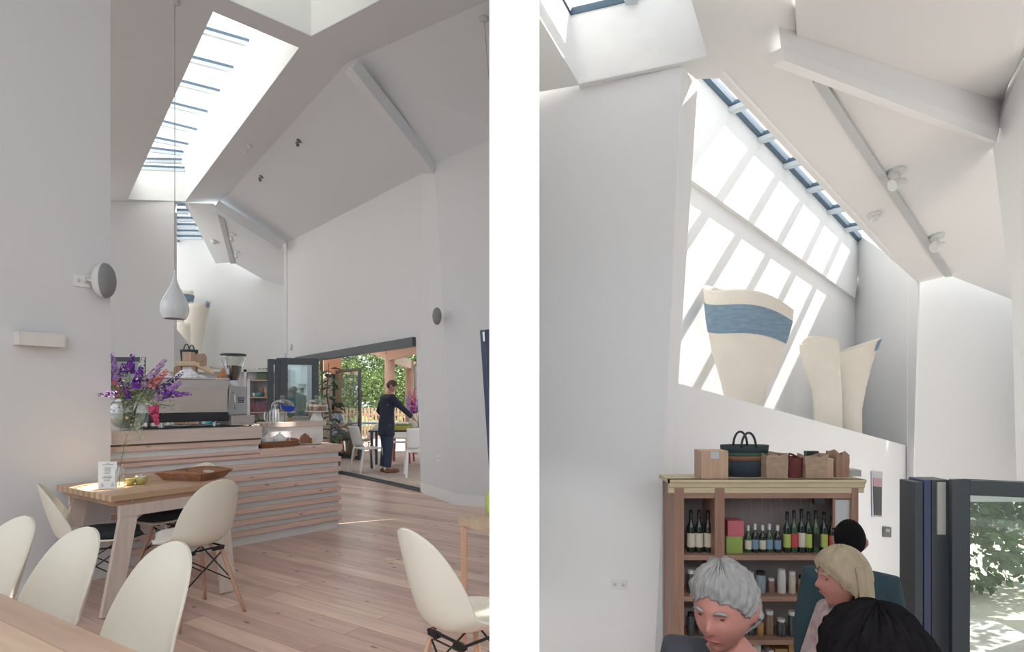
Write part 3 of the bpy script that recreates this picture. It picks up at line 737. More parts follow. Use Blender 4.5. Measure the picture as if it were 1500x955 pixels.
for s, z in (('MINI', .152), ('MOKA', .122)):
    o = text('lettering', s, .022, lt, Matrix.Translation((.029, -.0036, z)) @ Matrix.Rotation(PI/2, 4, 'X'), T)
m = MB(); m.tube([(-.08, .0, .02), (-.13, -.03, -.01), (-.2, -.06, -.03), (-.26, -.02, -.07)], .004, 8); m.build('power_cable', DRK, T, smooth=True)
m = MB(); m.tube([(-.05, .0, .22), (-.05, -.05, .20), (-.05, -.06, .06)], .008, 8); m.build('dispenser', BRU, T, smooth=True)

# ------------------------------------------------------------------ things on the counter
zc2 = .881
CHI = MATS['white_china']
tr = CW(cx(403, .16), .19, zc2); tray(tr, .40, .28, .06, crz, 'brown wooden tray holding teapots on the low counter')
def teapot(c, s, rz, label):
    t = thing('teapot', label, 'teapot', c, rz, 'white teapots on the tray')
    MB().lathe([(0, 0), (.035*s, 0), (.06*s, .03*s), (.062*s, .055*s), (.045*s, .085*s), (.03*s, .092*s), (0, .092*s)], (0, 0, 0), 24).build('body', CHI, t, smooth=True)
    MB().lathe([(.034*s, .09*s), (.03*s, .10*s), (.01*s, .108*s), (.008*s, .115*s), (.012*s, .122*s), (.0, .126*s)], (0, 0, 0), 20).build('lid', CHI, t, smooth=True)
    MB().tube([(.05*s, 0, .04*s), (.08*s, 0, .06*s), (.095*s, 0, .09*s)], [.014*s, .009*s, .006*s], 10).build('spout', CHI, t, smooth=True)
    MB().tube([(-.055*s, 0, .07*s), (-.09*s, 0, .07*s), (-.092*s, 0, .035*s), (-.058*s, 0, .028*s)], .006*s, 8).build('handle', CHI, t, smooth=True)
teapot(CW(cx(391, .2), .20, zc2+.009), 1.0, crz+.4, 'white china teapot on the tray nearest the raised counter')
teapot(CW(cx(411, .2), .22, zc2+.009), 1.05, crz+2.6, 'white china teapot at the right end of the counter tray')
def plate(c, r, label, group=None):
    o = MB().lathe([(0, 0), (r*.6, 0), (r, .012), (r, .016), (r*.6, .006), (0, .006)], c, 32).build('plate', CHI, smooth=True, origin=c); return tag(o, label, 'plate', group)
plate(CW(cx(455, .18), .2, zc2), .12, 'white plate of cake samples on the low counter')
CAK = mat('brown_cake', (.30, .15, .08), .85, var=.3, vscale=60, bump=.6, bscale=120); CRM = mat('pale_icing', (.72, .62, .48), .7, bump=.3)
m = MB(); c = CW(cx(450, .18), .2, zc2+.007)
t = thing('cake_slice', 'tall arched slice of brown cake on the white plate', 'cake', c, crz)
MB().prism([[V((-.045, 0, 0)), V((.045, 0, 0)), V((.045, 0, .06)), V((.03, 0, .088)), V((0, 0, .10)), V((-.03, 0, .088)), V((-.045, 0, .06))]], (0, .05, 0)).build('sponge', CAK, t, bevel=.004)
MB().ball((0, .025, .10), (.014, .02, .01)).build('topping', CAK, t)
t = thing('cake_slice', 'small cream topped square of cake at the plate edge', 'cake', CW(cx(459, .18), .2, zc2+.007), crz+.3)
MB().bb((-.03, -.02, 0), (.03, .03, .055)).build('sponge', CRM, t, bevel=.003); MB().bb((-.034, -.021, .0), (-.024, .03, .058)).build('crust', CAK, t)
t = MB().lathe([(.0, 0), (.05, 0), (.06, .018), (.05, .035), (.03, .04), (.02, .03), (0, .02)], CW(cx(430, .2), .2, zc2), 20).build('bundt_cake', CAK, smooth=True, origin=CW(cx(430, .2), .2, zc2)); tag(t, 'dark brown ring cake beside the counter tray', 'cake')
# cake stands with domes on the service shelf
zs = 1.112
def stand(px, y, R, hh, label, dome_r, label2):
    c = CW(cx(px, y), y, zs)
    t = thing('cake_stand', label, 'cake stand', c, crz)
    MB().lathe([(0, 0), (R*.58, 0), (R*.52, .012), (R*.36, hh*.6), (R*.32, hh-.008), (0, hh-.008)], (0, 0, 0), 32).build('pedestal', CHI, t, smooth=True, auto=40)
    MB().lathe([(0, hh-.012), (R*.9, hh-.010), (R, hh), (R, hh+.005), (R*.9, hh+.001), (0, hh+.001)], (0, 0, 0), 40).build('plate', CHI, t, smooth=True)
    d = thing('glass_dome', label2, 'cake dome', c+V((0, 0, hh+.002)), crz)
    r = dome_r
    MB().lathe([(r, 0), (r, .06), (r*.96, .085), (r*.82, .108), (r*.55, .125), (.02, .135)], (0, 0, 0), 36).build('bell', CLG, d, smooth=True)
    MB().lathe([(.012, .134), (.012, .142), (.024, .152), (.024, .166), (.012, .178), (0, .18)], (0, 0, 0), 20).build('knob', CLG, d, smooth=True)
    return c
c = stand(464, .60, .135, .105, 'white pedestal cake stand at the right end of the service shelf', .118, 'glass dome over the brown cake')
t = thing('layer_cake', 'round brown cake with pale icing under the right glass dome', 'cake', c+V((0, 0, .107)))
MB().lathe([(0, 0), (.098, 0), (.1, .05), (.0, .05)], (0, 0, 0), 32).build('sponge', CAK, t); MB().lathe([(0, .05), (.1, .05), (.102, .062), (.08, .068), (0, .07)], (0, 0, 0), 32).build('icing', CRM, t, smooth=True)
for i, (a, cl_) in enumerate(((.3, (.8, .35, .08)), (2.2, (.25, .2, .6)), (4.2, (.85, .5, .1)))):
    MB().ball((.03*math.cos(a), .03*math.sin(a), .072), (.016, .016, .008)).build('flower', mat('sugar_flower_%d' % i, cl_, .6), t)
c = stand(414, .72, .135, .10, 'white cake stand behind the blue bird ornament', .118, 'glass dome over the flat cake beside the blue bird')
t = MB().lathe([(0, 0), (.09, 0), (.09, .02), (0, .024)], c+V((0, 0, .103)), 28).build('flat_cake', CAK, origin=c+V((0, 0, .103))); tag(t, 'thin brown cake under the left glass dome', 'cake')
# bird ornament
BB_ = mat('bright_blue_paint', (.01, .06, .45), .5)
c = CW(cx(447-26+25-26, .52), .52, zs); c = CW(cx(424, .50), .50, zs)
t = thing('bird_ornament', 'bright blue wooden bird on two wire legs and a small block', 'ornament', c, crz)
MB().bb((-.028, -.02, 0), (.028, .02, .042)).build('block', wood('block_wood', (.40, .30, .20), (.28, .2, .13), 'Z', knots=0), t)
out = [(-.10, .20), (-.085, .19), (-.045, .165), (.0, .17), (.05, .162), (.052, .12), (.02, .105), (-.03, .105), (-.07, .13), (-.088, .165)]
MB().prism([[V((x, -.008, z)) for x, z in out]], (0, .02, 0)).build('body', BB_, t, bevel=.003)
m = MB(); m.tube([(-.005, 0, .04), (.01, 0, .075), (-.01, 0, .11)], .0035, 6); m.tube([(-.06, 0, .0), (-.055, 0, .05), (-.045, 0, .11)], .0035, 6); m.build('wire_legs', mat('rusty_wire', (.25, .17, .12), .6), t)
# glass jug with paper and clear jars
def jar(name, px, y, r, h, z, label, m=CLG, group=None, content=None):
    c = CW(cx(px, y), y, z); o = MB().lathe([(0, 0), (r, 0), (r, h*.8), (r*.85, h*.92), (r*.9, h), (r*.86, h), (r*.8, h*.9), (r*.94, h*.8), (r*.94, .006), (0, .006)], c, 24).build(name, m, smooth=True, origin=c, auto=50); tag(o, label, 'jar', group); return o
jar('glass_jug', 400, .55, .045, .13, zs, 'clear glass jug at the left end of the service shelf')
jar('steel_canister', 404, .46, .034, .14, zs, 'slim steel canister in front of the left glass dome', BRU)
jar('glass_jar', 392, .70, .05, .12, 1.095, 'wide glass jar near the barista hand')
c = CW(cx(376, .75), .75, 1.095)
t = MB().lathe([(0, 0), (.06, 0), (.09, .035), (.085, .035), (.055, .008), (0, .008)], c, 24).build('salad_bowl', mat('dark_bowl', (.08, .09, .06), .5), smooth=True, origin=c); tag(t, 'dark bowl of green leaves under the barista hand', 'bowl')
m = MB()
for i in range(50):
    p = c+V((random.uniform(-.06, .06), random.uniform(-.06, .06), random.uniform(.02, .05))); d = V((random.uniform(-1, 1), random.uniform(-1, 1), random.uniform(-.3, 1))).normalized()*.02; s = d.orthogonal().normalized()*.01
    m.add([p, p+d*.5+s, p+d, p+d*.5-s], [(0, 1, 2, 3)])
tag(m.build('salad_leaves', mat('salad_green', (.12, .22, .05), .6, var=.4), origin=c), 'green salad leaves heaped in the dark bowl', 'salad', kind='stuff')
c = CW(cx(440, .85), .85, zs); m = MB(); m.bb((-.08, -.05, 0), (.08, .05, .045)); o = m.build('cake_box', mat('grey_card', (.42, .42, .40), .8), bevel=.004); o.location = c; o.rotation_euler = (0, 0, crz); tag(o, 'low grey box behind the cake stands', 'box')
c = CW(cx(456, .90), .90, zs+.001); m = MB(); m.bb((-.03, -.03, 0), (.03, .03, .08)); o = m.build('wooden_block', MATS['block_wood'], bevel=.002); o.location = c; tag(o, 'upright wooden block behind the right cake stand', 'block')

# ------------------------------------------------------------------ glass vase of flowers on the counter
vc = CW(cx(188, .17), .17, ztop)
R = .147
prof = [(0, .004), (.06, .004), (.10, .03), (.138, .09), (R, .14), (.142, .19), (.115, .235), (.092, .25), (.100, .262), (.096, .262), (.088, .25), (.112, .232), (.138, .188), (R-.005, .14), (.133, .09), (.095, .034), (.05, .012), (0, .012)]
o = MB().lathe(prof, vc, 40).build('glass_vase', CLG, smooth=True, origin=vc); tag(o, 'round clear glass vase full of flower stems on the counter', 'vase')
o = MB().lathe([(0, .014), (.09, .036), (.128, .09), (R-.008, .137), (0, .137)], vc, 32).build('vase_water', glass('water', (.80, .86, .78), .04), smooth=True, origin=vc); tag(o, 'greenish water in the round glass vase', 'water')
PUR = mat('petal_purple', (.22, .045, .42), .6, var=.35, vscale=60); VIO = mat('petal_violet', (.45, .24, .60), .6, var=.3, vscale=60); PNK = mat('petal_pink', (.62, .08, .20), .6, var=.3, vscale=60)
LIL = mat('petal_lilac', (.52, .36, .58), .6, var=.25, vscale=60); WHP = mat('petal_white', (.75, .76, .68), .6, var=.1, vscale=60); COR = mat('petal_coral', (.72, .18, .20), .6, var=.3, vscale=60); DKP = mat('petal_dark_purple', (.12, .04, .22), .6, var=.3, vscale=60)
def spike(tip, low, m, n, s_in, label, cat='flower', base=None, bend=.5, group='cut flowers in the round vase'):
    s = s_in*1.55; n = int(n*2.1)
    base = base or vc+V((random.uniform(-.03, .03), random.uniform(-.03, .03), .06))
    b = V(base); t = thing('flower_spike', label, cat, b, group=group); tip = V(tip)-b; low = V(low)-b
    neck = V((low.x*.35, low.y*.35, .20))
    MB().tube([V((0, 0, 0)), neck, low, tip], [.003, .003, .0025, .001], 6).build('stem', GRN, t)
    pm = MB()
    for i in range(n):
        k = (i+random.random())/n; q = low.lerp(tip, k); sc = s*(1-.62*k)
        ax = (tip-low).normalized(); o1 = ax.orthogonal().normalized(); o1 = Matrix.Rotation(random.uniform(0, 2*PI), 3, ax) @ o1
        fc = q+o1*sc*.85
        for p in range(5):
            d = (Matrix.Rotation(2*PI*p/5+random.random()*.5, 3, o1) @ ax)*.8+o1*.45; sd = d.cross(o1).normalized()*sc*.36; d *= sc*.72
            pm.add([fc, fc+d*.55+sd, fc+d, fc+d*.55-sd], [(0, 1, 2, 3)])
    pm.build('blossoms', m, t)
    lm = MB()
    for i in range(10):
        k = random.uniform(.2, .95); q = neck.lerp(low, k); d = V((random.uniform(-1, 1), random.uniform(-1, 1), random.uniform(-.2, .8))).normalized()*random.uniform(.02, .045); sd = d.orthogonal().normalized()*.006
        lm.add([q, q+d*.5+sd, q+d, q+d*.5-sd], [(0, 1, 2, 3)])
    lm.build('leaves', LEAF, t)
D0 = vc.y
sp_ = [  # tip px, tip py, lower end px, py, depth offset, petals, count, size, label
 (163.5, 517, 176, 575, .00, VIO, 46, .022, 'tall violet and pink flower spike nearest the wall edge'),
 (194, 519, 190, 545, .05, PUR, 30, .022, 'deep purple flower spike standing highest in the vase'),
 (209, 521, 205, 560, .03, WHP, 34, .020, 'white flower spike with green buds beside the purple ones'),
 (207, 537, 199, 568, -.05, PUR, 40, .024, 'broad purple flower spike in the middle of the vase'),
 (243, 526, 204, 572, .00, LIL, 60, .024, 'long lilac flower spike leaning to the right with a budded tip'),
 (246, 542, 222, 565, -.04, COR, 34, .020, 'coral pink flower spike leaning right over the lilac one'),
 (268, 546, 228, 575, .02, DKP, 34, .018, 'upper dusky purple flower spike reaching over the machine'),
 (280, 577, 240, 578, -.03, PUR, 40, .018, 'lowest purple flower spike lying out to the right'),
 (265, 560, 232, 582, .00, VIO, 44, .022, 'dusty violet flower spike between the two right-hand spikes'),
 (166, 557, 176, 582, -.04, COR, 30, .020, 'coral flower spike low at the left of the vase'),
 (180, 535, 186, 578, .06, WHP, 26, .018, 'small white flower spike at the back left'),
 (166, 540, 172, 560, .08, DKP, 26, .022, 'dark purple flower spike behind the violet one by the wall'),
 (181, 532, 180, 548, .10, PUR, 20, .020, 'short purple flower head behind the tallest spikes'),
 (186, 560, 188, 585, -.07, PUR, 26, .018, 'short purple flower spike at the front of the vase'),
 (222, 556, 213, 585, .05, LIL, 34, .020, 'pale lilac flower spike at the centre right')]
for tx, ty, lx, ly, dd, m_, n_, s_, lb_ in sp_: spike(P(tx, ty, D0+dd), P(lx, ly, D0+dd*.6), m_, n_, s_, lb_)
spike(P(230, 622, D0-.18), P(224, 594, D0-.16), PNK, 40, .022, 'pink flower spike hanging down over the right of the vase')
spike(P(144, 579, D0-.66), P(166, 577, D0-.40), PUR, 26, .016, 'small purple flower sprig sticking out in front of the wall')
sprig('wildflower', 'feathery white gypsophila stem hanging below the vase', 'flower', vc+V((0, -.1, .16)), [vc+V((0, -.1, .16)), P(200, 612, D0-.2), P(199, 630, D0-.22), P(206, 645, D0-.2)], 60, .010, m=mat('gypsophila', (.55, .6, .42), .7))
m = MB(); rn = random.Random(4)
for i in range(26):
    a = rn.uniform(0, 2*PI); r0 = rn.uniform(0, .07); m.tube([vc+V((math.cos(a)*r0, math.sin(a)*r0, .02)), vc+V((math.cos(a+2.6)*.05, math.sin(a+2.6)*.05, .25)), vc+V((math.cos(a+2.8)*.12, math.sin(a+2.8)*.10, .34+rn.uniform(0, .1)))], .003, 5)
tag(m.build('cut_stems', GRN, origin=vc), 'crossed green stems inside the round glass vase', 'stems', kind='stuff')
m = MB()
for i in range(420):
    d = V((rn.gauss(.35, .55), rn.gauss(-.1, .35), rn.uniform(.35, 1.1))).normalized()*rn.uniform(.24, .47); q = vc+V((0, 0, .06))+d; e = V((rn.uniform(-1, 1), rn.uniform(-1, 1), rn.uniform(-.6, 1))).normalized()*.022; sd = e.orthogonal().normalized()*.006
    m.add([q, q+e*.5+sd, q+e, q+e*.5-sd], [(0, 1, 2, 3)])
    if i % 7 == 0: m.tube([vc+V((0, 0, .25)), q], .0013, 4)
tag(m.build('foliage', mat('flower_foliage', (.30, .38, .20), .6, var=.35, vscale=40), origin=vc), 'fine green foliage between the flower spikes', 'foliage', kind='stuff')

# dark framed screen beyond the flowers
c = P(187, 545, 7.0)
t = thing('display_screen', 'dark framed screen half hidden behind the flowers', 'screen', P(187, 640, 7.0))
o_ = P(187, 640, 7.0); w_ = .20; z1_ = P(0, 523, 7).z-o_.z
MB().bb((-w_, 0, z1_-.42), (w_+.0, .03, z1_)).build('frame', DRK, t)
MB().bb((-w_+.02, -.004, z1_-.37), (w_-.02, .0, z1_-.055)).build('panel', mat('screen_grey', (.25, .26, .28), .3), t)
MB().bb((-.05, .0, -o_.z), (.05, .04, z1_-.40)).build('stand', DRK, t)

# ------------------------------------------------------------------ lamps, speakers, sockets
LW_ = mat('lamp_white', (.74, .76, .78), .22, coat=.5)
def pendant(x, y, zb, zt, r, label, group, dx=0):
    t = thing('pendant_lamp', label, 'lamp', (x, y, zt), group=group); k = zb-zt
    h = r/.135
    pr = [(.100, 0), (.118, .03), (.133, .075), (.135, .11), (.126, .16), (.105, .215), (.075, .275), (.045, .335), (.024, .395), (.013, .45), (.009, .48)]
    pr = [(a*h, b*h+k) for a, b in pr]; inn = [(a-.004, b) for a, b in pr[:9]][::-1]
    MB().lathe(pr+[(0, pr[-1][1])], (dx, 0, 0), 36).build('shade', LW_, t, smooth=True)
    MB().lathe(inn, (dx, 0, 0), 36).build('shade_lining', LW_, t, smooth=True)
    MB().tube([(dx, 0, pr[-1][1]-.01), (0, 0, 0)], .0035, 8).build('cord', mat('grey_cord', (.35, .35, .36), .6), t)
    MB().tube([(dx, 0, pr[-1][1]), (dx, 0, pr[-1][1]+.03)], .008, 10).build('cord_grip', BRU, t)
    MB().lathe([(0, 0), (.05, 0), (.05, -.02), (.03, -.035), (0, -.035)], (0, 0, 0), 24).build('ceiling_rose', mat('rose_grey', (.6, .6, .62), .5), t, smooth=True)
    MB().ball((dx, 0, .14+k), .035).build('bulb', CHI, t, smooth=True)
    return t
pD = 6.05
pendant((256-750)/F*pD, pD, H+(585-467)/F*pD, zc, .135, 'white teardrop pendant lamp hanging above the counter', 'teardrop pendant lamps')
# second cord near the divider: only its rose and cord show
pr_ = P(709, 26, 6.1)
pendant(pr_.x, pr_.y, 2.7, pr_.z, .09, 'white pendant lamp hanging from the cord at the upper right of the left half', 'teardrop pendant lamps', dx=.19)
def speaker(c, rz, s, label, side):
    t = thing('wall_speaker', label, 'speaker', c, rz, 'round wall speakers')
    M = Matrix.Rotation(.12, 3, 'X')
    def half(y0, y1, m, nm, k=1):
        rows = []
        b = MB(); n = 20
        for i in range(9):
            a = (i/8.)*PI/2; rr = math.cos(a); rows.append([V((math.cos(2*PI*j/n)*.115*s*rr, y1*math.sin(a), math.sin(2*PI*j/n)*.155*s*rr)) for j in range(n+1)])
        return b.grid(rows).build(nm, m, t, smooth=True)
    half(0, -.075*s, mat('speaker_grille', (.28, .28, .28), .7, bump=.6, bscale=500), 'grille')
    half(0, .10*s, mat('speaker_white', (.68, .67, .64), .5), 'housing')
    m = MB(); m.tube([(0, .08*s, 0), (0, .15*s, 0)], .016*s, 10); m.tube([(0, .145*s, 0), (0, .165*s, 0)], .035*s, 16); m.build('bracket', MATS['speaker_white'], t, smooth=True)
    return t
lwd = LWd.normalized(); lwn = V((LWP[0].x, LWP[0].y, 0)); lwn = lwn if lwn.dot(EYE-LWa) > 0 else -lwn
c = on(146, 411, LWP)+lwn*.13; speaker(P(154, 411, c.y-.0), 1.72, .85, 'grey and white oval speaker on the left wall above the flowers', 1)
def onwall(px, py, pl, w, h, d, name, label, cat, m, bevel=.004):
    p = on(px, py, pl); n = V(pl[0]); n.z = 0; n.normalize()
    if n.dot(EYE-p) < 0: n = -n
    o = MB().bb((-w/2, -d, -h/2), (w/2, 0, h/2)).build(name, m, bevel=bevel); o.location = p+n*.001
    o.rotation_euler = (0, 0, math.atan2(n.y, n.x)+PI/2); return tag(o, label, cat)
def sw(px, py, pl, w, h, name, label, cat, double=False):
    p = on(px, py, pl); n = V(pl[0]); n.z = 0; n.normalize()
    if n.dot(EYE-p) < 0: n = -n
    t = thing(name, label, cat, p+n*.001, math.atan2(n.y, n.x)+PI/2)
    MB().bb((-w/2, -.01, -h/2), (w/2, 0, h/2)).build('plate', WHI, t, bevel=.003)
    m = MB()
    for x in ((-w/4, w/4) if double else (0,)): m.bb((x-w*.09, -.014, -h*.15), (x+w*.09, -.01, h*.15))
    m.build('rocker', mat('switch_grey', (.55, .55, .55), .5), t)
    return t
sw(120, 412, LWP, .105, .088, 'wall_socket', 'square white socket plate beside the left wall speaker', 'socket', True)
p = on(54, 498, LWP)
t = thing('wall_light', 'white box uplighter low on the left wall', 'wall light', p+lwn*.001, math.atan2(lwn.y, lwn.x)+PI/2)
WLM = mat('wall_light_plaster', (.72, .69, .65), .7)
m = MB(); m.bb((-.135, -.09, -.042), (.135, -.084, .045)); m.bb((-.135, -.09, -.045), (.135, 0, -.038)); m.bb((-.135, -.09, -.045), (-.129, 0, .045)); m.bb((.129, -.09, -.045), (.135, 0, .045)); m.build('trough', WLM, t, bevel=.002)
MB().tube([(-.08, -.045, .0), (.08, -.045, .0)], .02, 12).build('lamp_tube', CHI, t)
RP = plane(RB, RE, RT)
RRP = plane(V((jr.x, jr.y, 0)), RB, up(jr, 4.6))
c = P(640, 463, 7.55); speaker(c, .35, .74, 'grey oval speaker on the right wall above the garden doors', 1).scale = (.72, 1, 1)
sw(643, 671, RRP, .125, .085, 'light_switch', 'white double switch on the wall right of the garden doors', 'switch', True)
for px, py, lb_ in ((427, 508, 'small white sensor on the wall left of the garden door head'), (417.5, 521, 'tiny white box at the corner beside the folded doors')):
    onwall(px, py, DWP, .09, .12, .03, 'wall_sensor', lb_, 'sensor', mat('sensor_white', (.66, .70, .73), .5))
# ceiling spots
def spotlamp(p, nrm, s, label, m, group, aim=(.5, -.3, -.8)):
    t = thing('ceiling_spotlight', label, 'spotlight', p, group=group); n = V(nrm).normalized(); a = V(aim).normalized()
    MB().tube([V((0, 0, 0)), n*.018*s], .05*s, 18).build('base', m, t, smooth=False)
    MB().tube([n*.015*s, n*.07*s], .009*s, 8).build('arm', m, t)
    h = n*.085*s
    MB().tube([h-a*.03*s, h+a*.02*s, h+a*.055*s], [.022*s, .03*s, .035*s], 14).build('head', m, t)
    return t
SLP = plane(cr2, cr1, dw(640, 243)); nS = SLP[0] if SLP[0].z < 0 else -SLP[0]
GM = mat('grey_spot_metal', (.16, .17, .18), .5, metal=.3)
spotlamp(on(438, 206, SLP), nS, .75, 'dark grey spotlight nearer the long painted beam', GM, 'dark ceiling spotlights')
spotlamp(on(383, 258.5, SLP), nS, .75, 'dark grey spotlight further along the sloping ceiling', GM, 'dark ceiling spotlights')
nb_ = pf[0] if pf[0].z < 0 else -pf[0]
WM = mat('white_spot_metal', (.7, .7, .7), .4)
spotlamp(on(342, 343, pf), nb_, 1.3, 'white spotlight on the far bay ceiling nearer the beam', WM, 'white spotlights of the far bay')
spotlamp(on(348, 369, pf), nb_, 1.2, 'white spotlight on the far bay ceiling nearer the end wall', WM, 'white spotlights of the far bay')
def detector(p, n, s, label):
    n = V(n).normalized(); rot = n.to_track_quat('Z', 'Y').to_matrix()
    t = thing('smoke_detector', label, 'detector', p)
    MB().lathe([(.055*s, 0), (.055*s, .018*s), (.045*s, .022*s)], (0, 0, 0), 24, M=rot, caps=True).build('base', WM, t); MB().lathe([(.036*s, .02*s), (.034*s, .045*s), (.022*s, .055*s)], (0, 0, 0), 24, M=rot, caps=True).build('sensor', WM, t)
detector(on(314, 353, pf), nb_, 1.6, 'white smoke detector on the far bay ceiling')
detector(onz(366, 213, zc), (0, 0, -1), .9, 'white smoke detector between the roof light and ridge')
detector(onz(360, 222, zc), (0, 0, -1), .7, 'white sensor just left of the ceiling smoke detector')

# ------------------------------------------------------------------ far end: niche vases, baskets and their shelf, back shelving
POT = mat('pale_clay', (.74, .69, .61), .8, var=.06, vscale=6, bump=.3, bscale=40); BLUP = mat('blue_slip', (.20, .29, .38), .85, var=.35, vscale=9, bump=.3, stretch=(1, 1, 5))
def flared(name, c, rb, rt, h, label, lean=(0, 0), sy=1., wob=.04, rim=0., group=None, m=POT, warp2=None, neck=0):
    prof = []
    n = 14
    for i in range(n+1):
        k = i/n; r = rb+(rt-rb)*(k**1.25); r *= 1-neck*math.sin(PI*min(1, k*2))*.5
        prof.append((r, h*k))
    inn = [(r-.012, z) for r, z in prof[::-1] if z > h*.1]
    def wp(p, t):
        k = p.z/h; q = p+V((lean[0]*k*k, lean[1]*k*k, rim*k**3*math.cos(t-.6)+wob*.4*k**4*math.sin(3*t+1)))
        q.x *= 1+wob*math.sin(2*t+k*2); return q
    t = thing(name, label, 'vase', c, group=group)
    MB().lathe([(0, 0)]+prof+inn, (0, 0, 0), 40, sy=sy, warp=wp).build('body', m, t, smooth=True)
    return t, prof, wp
slab('floor_niche', [V((-7.75, 13.4, 2.15)), V((-7.2, 13.9, 2.15)), V((-7.6, 15.2, 2.15)), V((-9.4, 15.2, 2.15)), V((-7.9, 12.7, 2.15))], PLA, .05)
c = P(284, 533, 14.3)
t, pf_, wp_ = flared('clay_vase', V((c.x-.02, 14.3, 2.21)), .16, .30, 1.50, 'cream flared clay vase with a blue rim corner in the far niche', lean=(.12, 0), sy=.7, rim=.06)
MB().ball((.37, -.05, 1.47), (.06, .06, .09)).build('blue_rim_patch', BLUP, t, smooth=True)
flared('clay_vase', V((P(270, 530, 14.2).x, 14.2, 2.21)), .15, .20, 1.0, 'short cream clay vase beside the flared one in the far niche', sy=.7)
t, _, _ = flared('clay_vase', V((P(258, 512, 14.5).x, 14.7, 2.21)), .20, .32, 1.88, 'tall clay vase mostly hidden behind the pendant lamp', sy=.8, lean=(-.02, 0))
MB().lathe([(.285, 1.56), (.325, 1.78)], (0, 0, 0), 32, sy=.82).build('blue_band', BLUP, t, smooth=True)
PINE = wood('shelf_pine', (.62, .52, .36), (.50, .40, .26), 'X', knots=.2, rough=.6); DARKP = wood('old_pine', (.40, .25, .17), (.28, .16, .11), 'Z', knots=.2)
t = thing('corner_shelf', 'cream painted corner shelf carrying baskets under the far niche', 'shelf', P(258, 529, 9.0))
c0 = P(258, 529, 9.0)
m = MB(); q = [P(258, 531, 9.0), P(286, 531, 9.0), P(313, 542, 8.5), P(313, 542, 8.9), P(286, 530, 9.4), P(258, 530, 9.5)]
for p in q: p.z = c0.z
q[2].z = q[3].z = P(313, 541, 8.5).z
m.prism([[q[0]-c0, q[1]-c0, q[4]-c0, q[5]-c0]], (0, 0, -.07)); m.prism([[q[1]-c0, q[2]-c0, q[3]-c0, q[4]-c0]], (0, 0, -.07)); m.build('cornice', PINE, t, bevel=.005)
for p in (q[0]+V((.03, .05, -.07)), q[1]+V((-.03, .05, -.07)), q[5]+V((.03, -.05, -.07))):
    k = p-c0; MB().bar(k, V((k.x, k.y, -c0.z)), .05, .05, up=(0, 1, 0)).build('upright', DARKP, t)
m = MB(); m.prism([[q[5]-c0+V((0, 0, -.3)), q[4]-c0+V((0, 0, -.3)), q[4]-c0+V((0, 0, -c0.z)), q[5]-c0+V((0, 0, -c0.z))]], (0, .02, 0)); m.build('back_panel', DARKP, t)
sz = c0.z+.001
def box_thing(name, px0, px1, D, h, depth, m, label, cat, rz=0, z=sz):
    a = P(px0, 585, D).x; b = P(px1, 585, D).x
    o = MB().bb((-(b-a)/2, 0, 0), ((b-a)/2, depth, h)).build(name, m, bevel=.004); o.location = ((a+b)/2, D, z); o.rotation_euler = (0, 0, rz); return tag(o, label, cat)
CRATE = wood('crate_wood', (.58, .40, .29), (.48, .31, .21), 'Z', knots=.1)
box_thing('wooden_crate', 267, 280, 9.03, .145, .12, CRATE, 'pale wooden box in front of the dark basket on the corner shelf', 'box')
def tote(c, w, d, h, label, cols, hs=1.0):
    t = thing('woven_tote_basket', label, 'basket', c)
    prev = 0
    for i, (z0, z1, m) in enumerate(cols):
        k0, k1 = .86+.14*z0, .86+.14*z1
        pr = [(w/2*k0, h*z0), (w/2*k1, h*z1)]
        b = MB(); b.lathe(pr, (0, 0, 0), 32, sy=d/w); 
        if i == 0: b.lathe([(0, .002), (w/2*.86, 0)], (0, 0, 0), 32, sy=d/w)
        b.build('woven_band', m, t, smooth=True, solid=.006)
    for sy in (-1, 1):
        pts = [V((math.cos(a)*w*.15*hs, sy*d*.47, h*.93+math.sin(a)*h*.48*hs)) for a in [PI*k/12 for k in range(13)]]
        MB().tube(pts, .009, 8).build('handle', MATS['black_enamel'], t, smooth=True)
    return t
DG = mat('dark_green_weave', (.035, .055, .055), .8, bump=.6, bscale=120); DG2 = mat('green_weave', (.05, .12, .08), .8, bump=.6, bscale=120); RU = mat('rust_weave', (.26, .12, .07), .8, bump=.6, bscale=120); NV = mat('navy_weave', (.03, .045, .06), .8, bump=.6, bscale=120)
tote(P(277, 531, 9.30)*1, .28, .16, .20, 'dark woven tote basket with two loop handles on the corner shelf', [(0, 1, DG)])
bpy.data.objects[[o.name for o in bpy.data.objects if o.name.startswith('woven_tote')][-1]].location.z = sz
BAG = mat('brown_paper_bag', (.42, .30, .21), .9, var=.2, vscale=20, bump=.7, bscale=25)
def paperbag(c, w, d, h, rz, label, m=None, seed=1, cat='bag'):
    rnd = random.Random(seed); n = 8; rows = []
    for i in range(n+1):
        k = i/n; r = []
        for (x, y) in [(-1, -1), (-.3, -1), (.3, -1), (1, -1), (1, 0), (1, 1), (.3, 1), (-.3, 1), (-1, 1), (-1, 0), (-1, -1)]:
            j = .06*k; r.append(V((x*w/2*(1+.05*k+rnd.uniform(-j, j)), y*d/2*(1+rnd.uniform(-j, j)), h*k*(1+(.10*rnd.uniform(-1, 1) if i == n else 0)))))
        r[-1] = r[0].copy(); rows.append(r)
    o = MB().grid(rows).build('paper_bag', m or BAG, solid=.004); o.location = c; o.rotation_euler = (0, 0, rz); return tag(o, label, cat)
paperbag((P(291, 585, 8.95).x, 9.0, sz-.02), .11, .08, .13, .2, 'small brown paper bag on the sloping end of the corner shelf')
paperbag((P(300, 585, 8.8).x, 8.75, sz-.09), .09, .08, .15, .5, 'brown paper bag at the right tip of the corner shelf', seed=5)
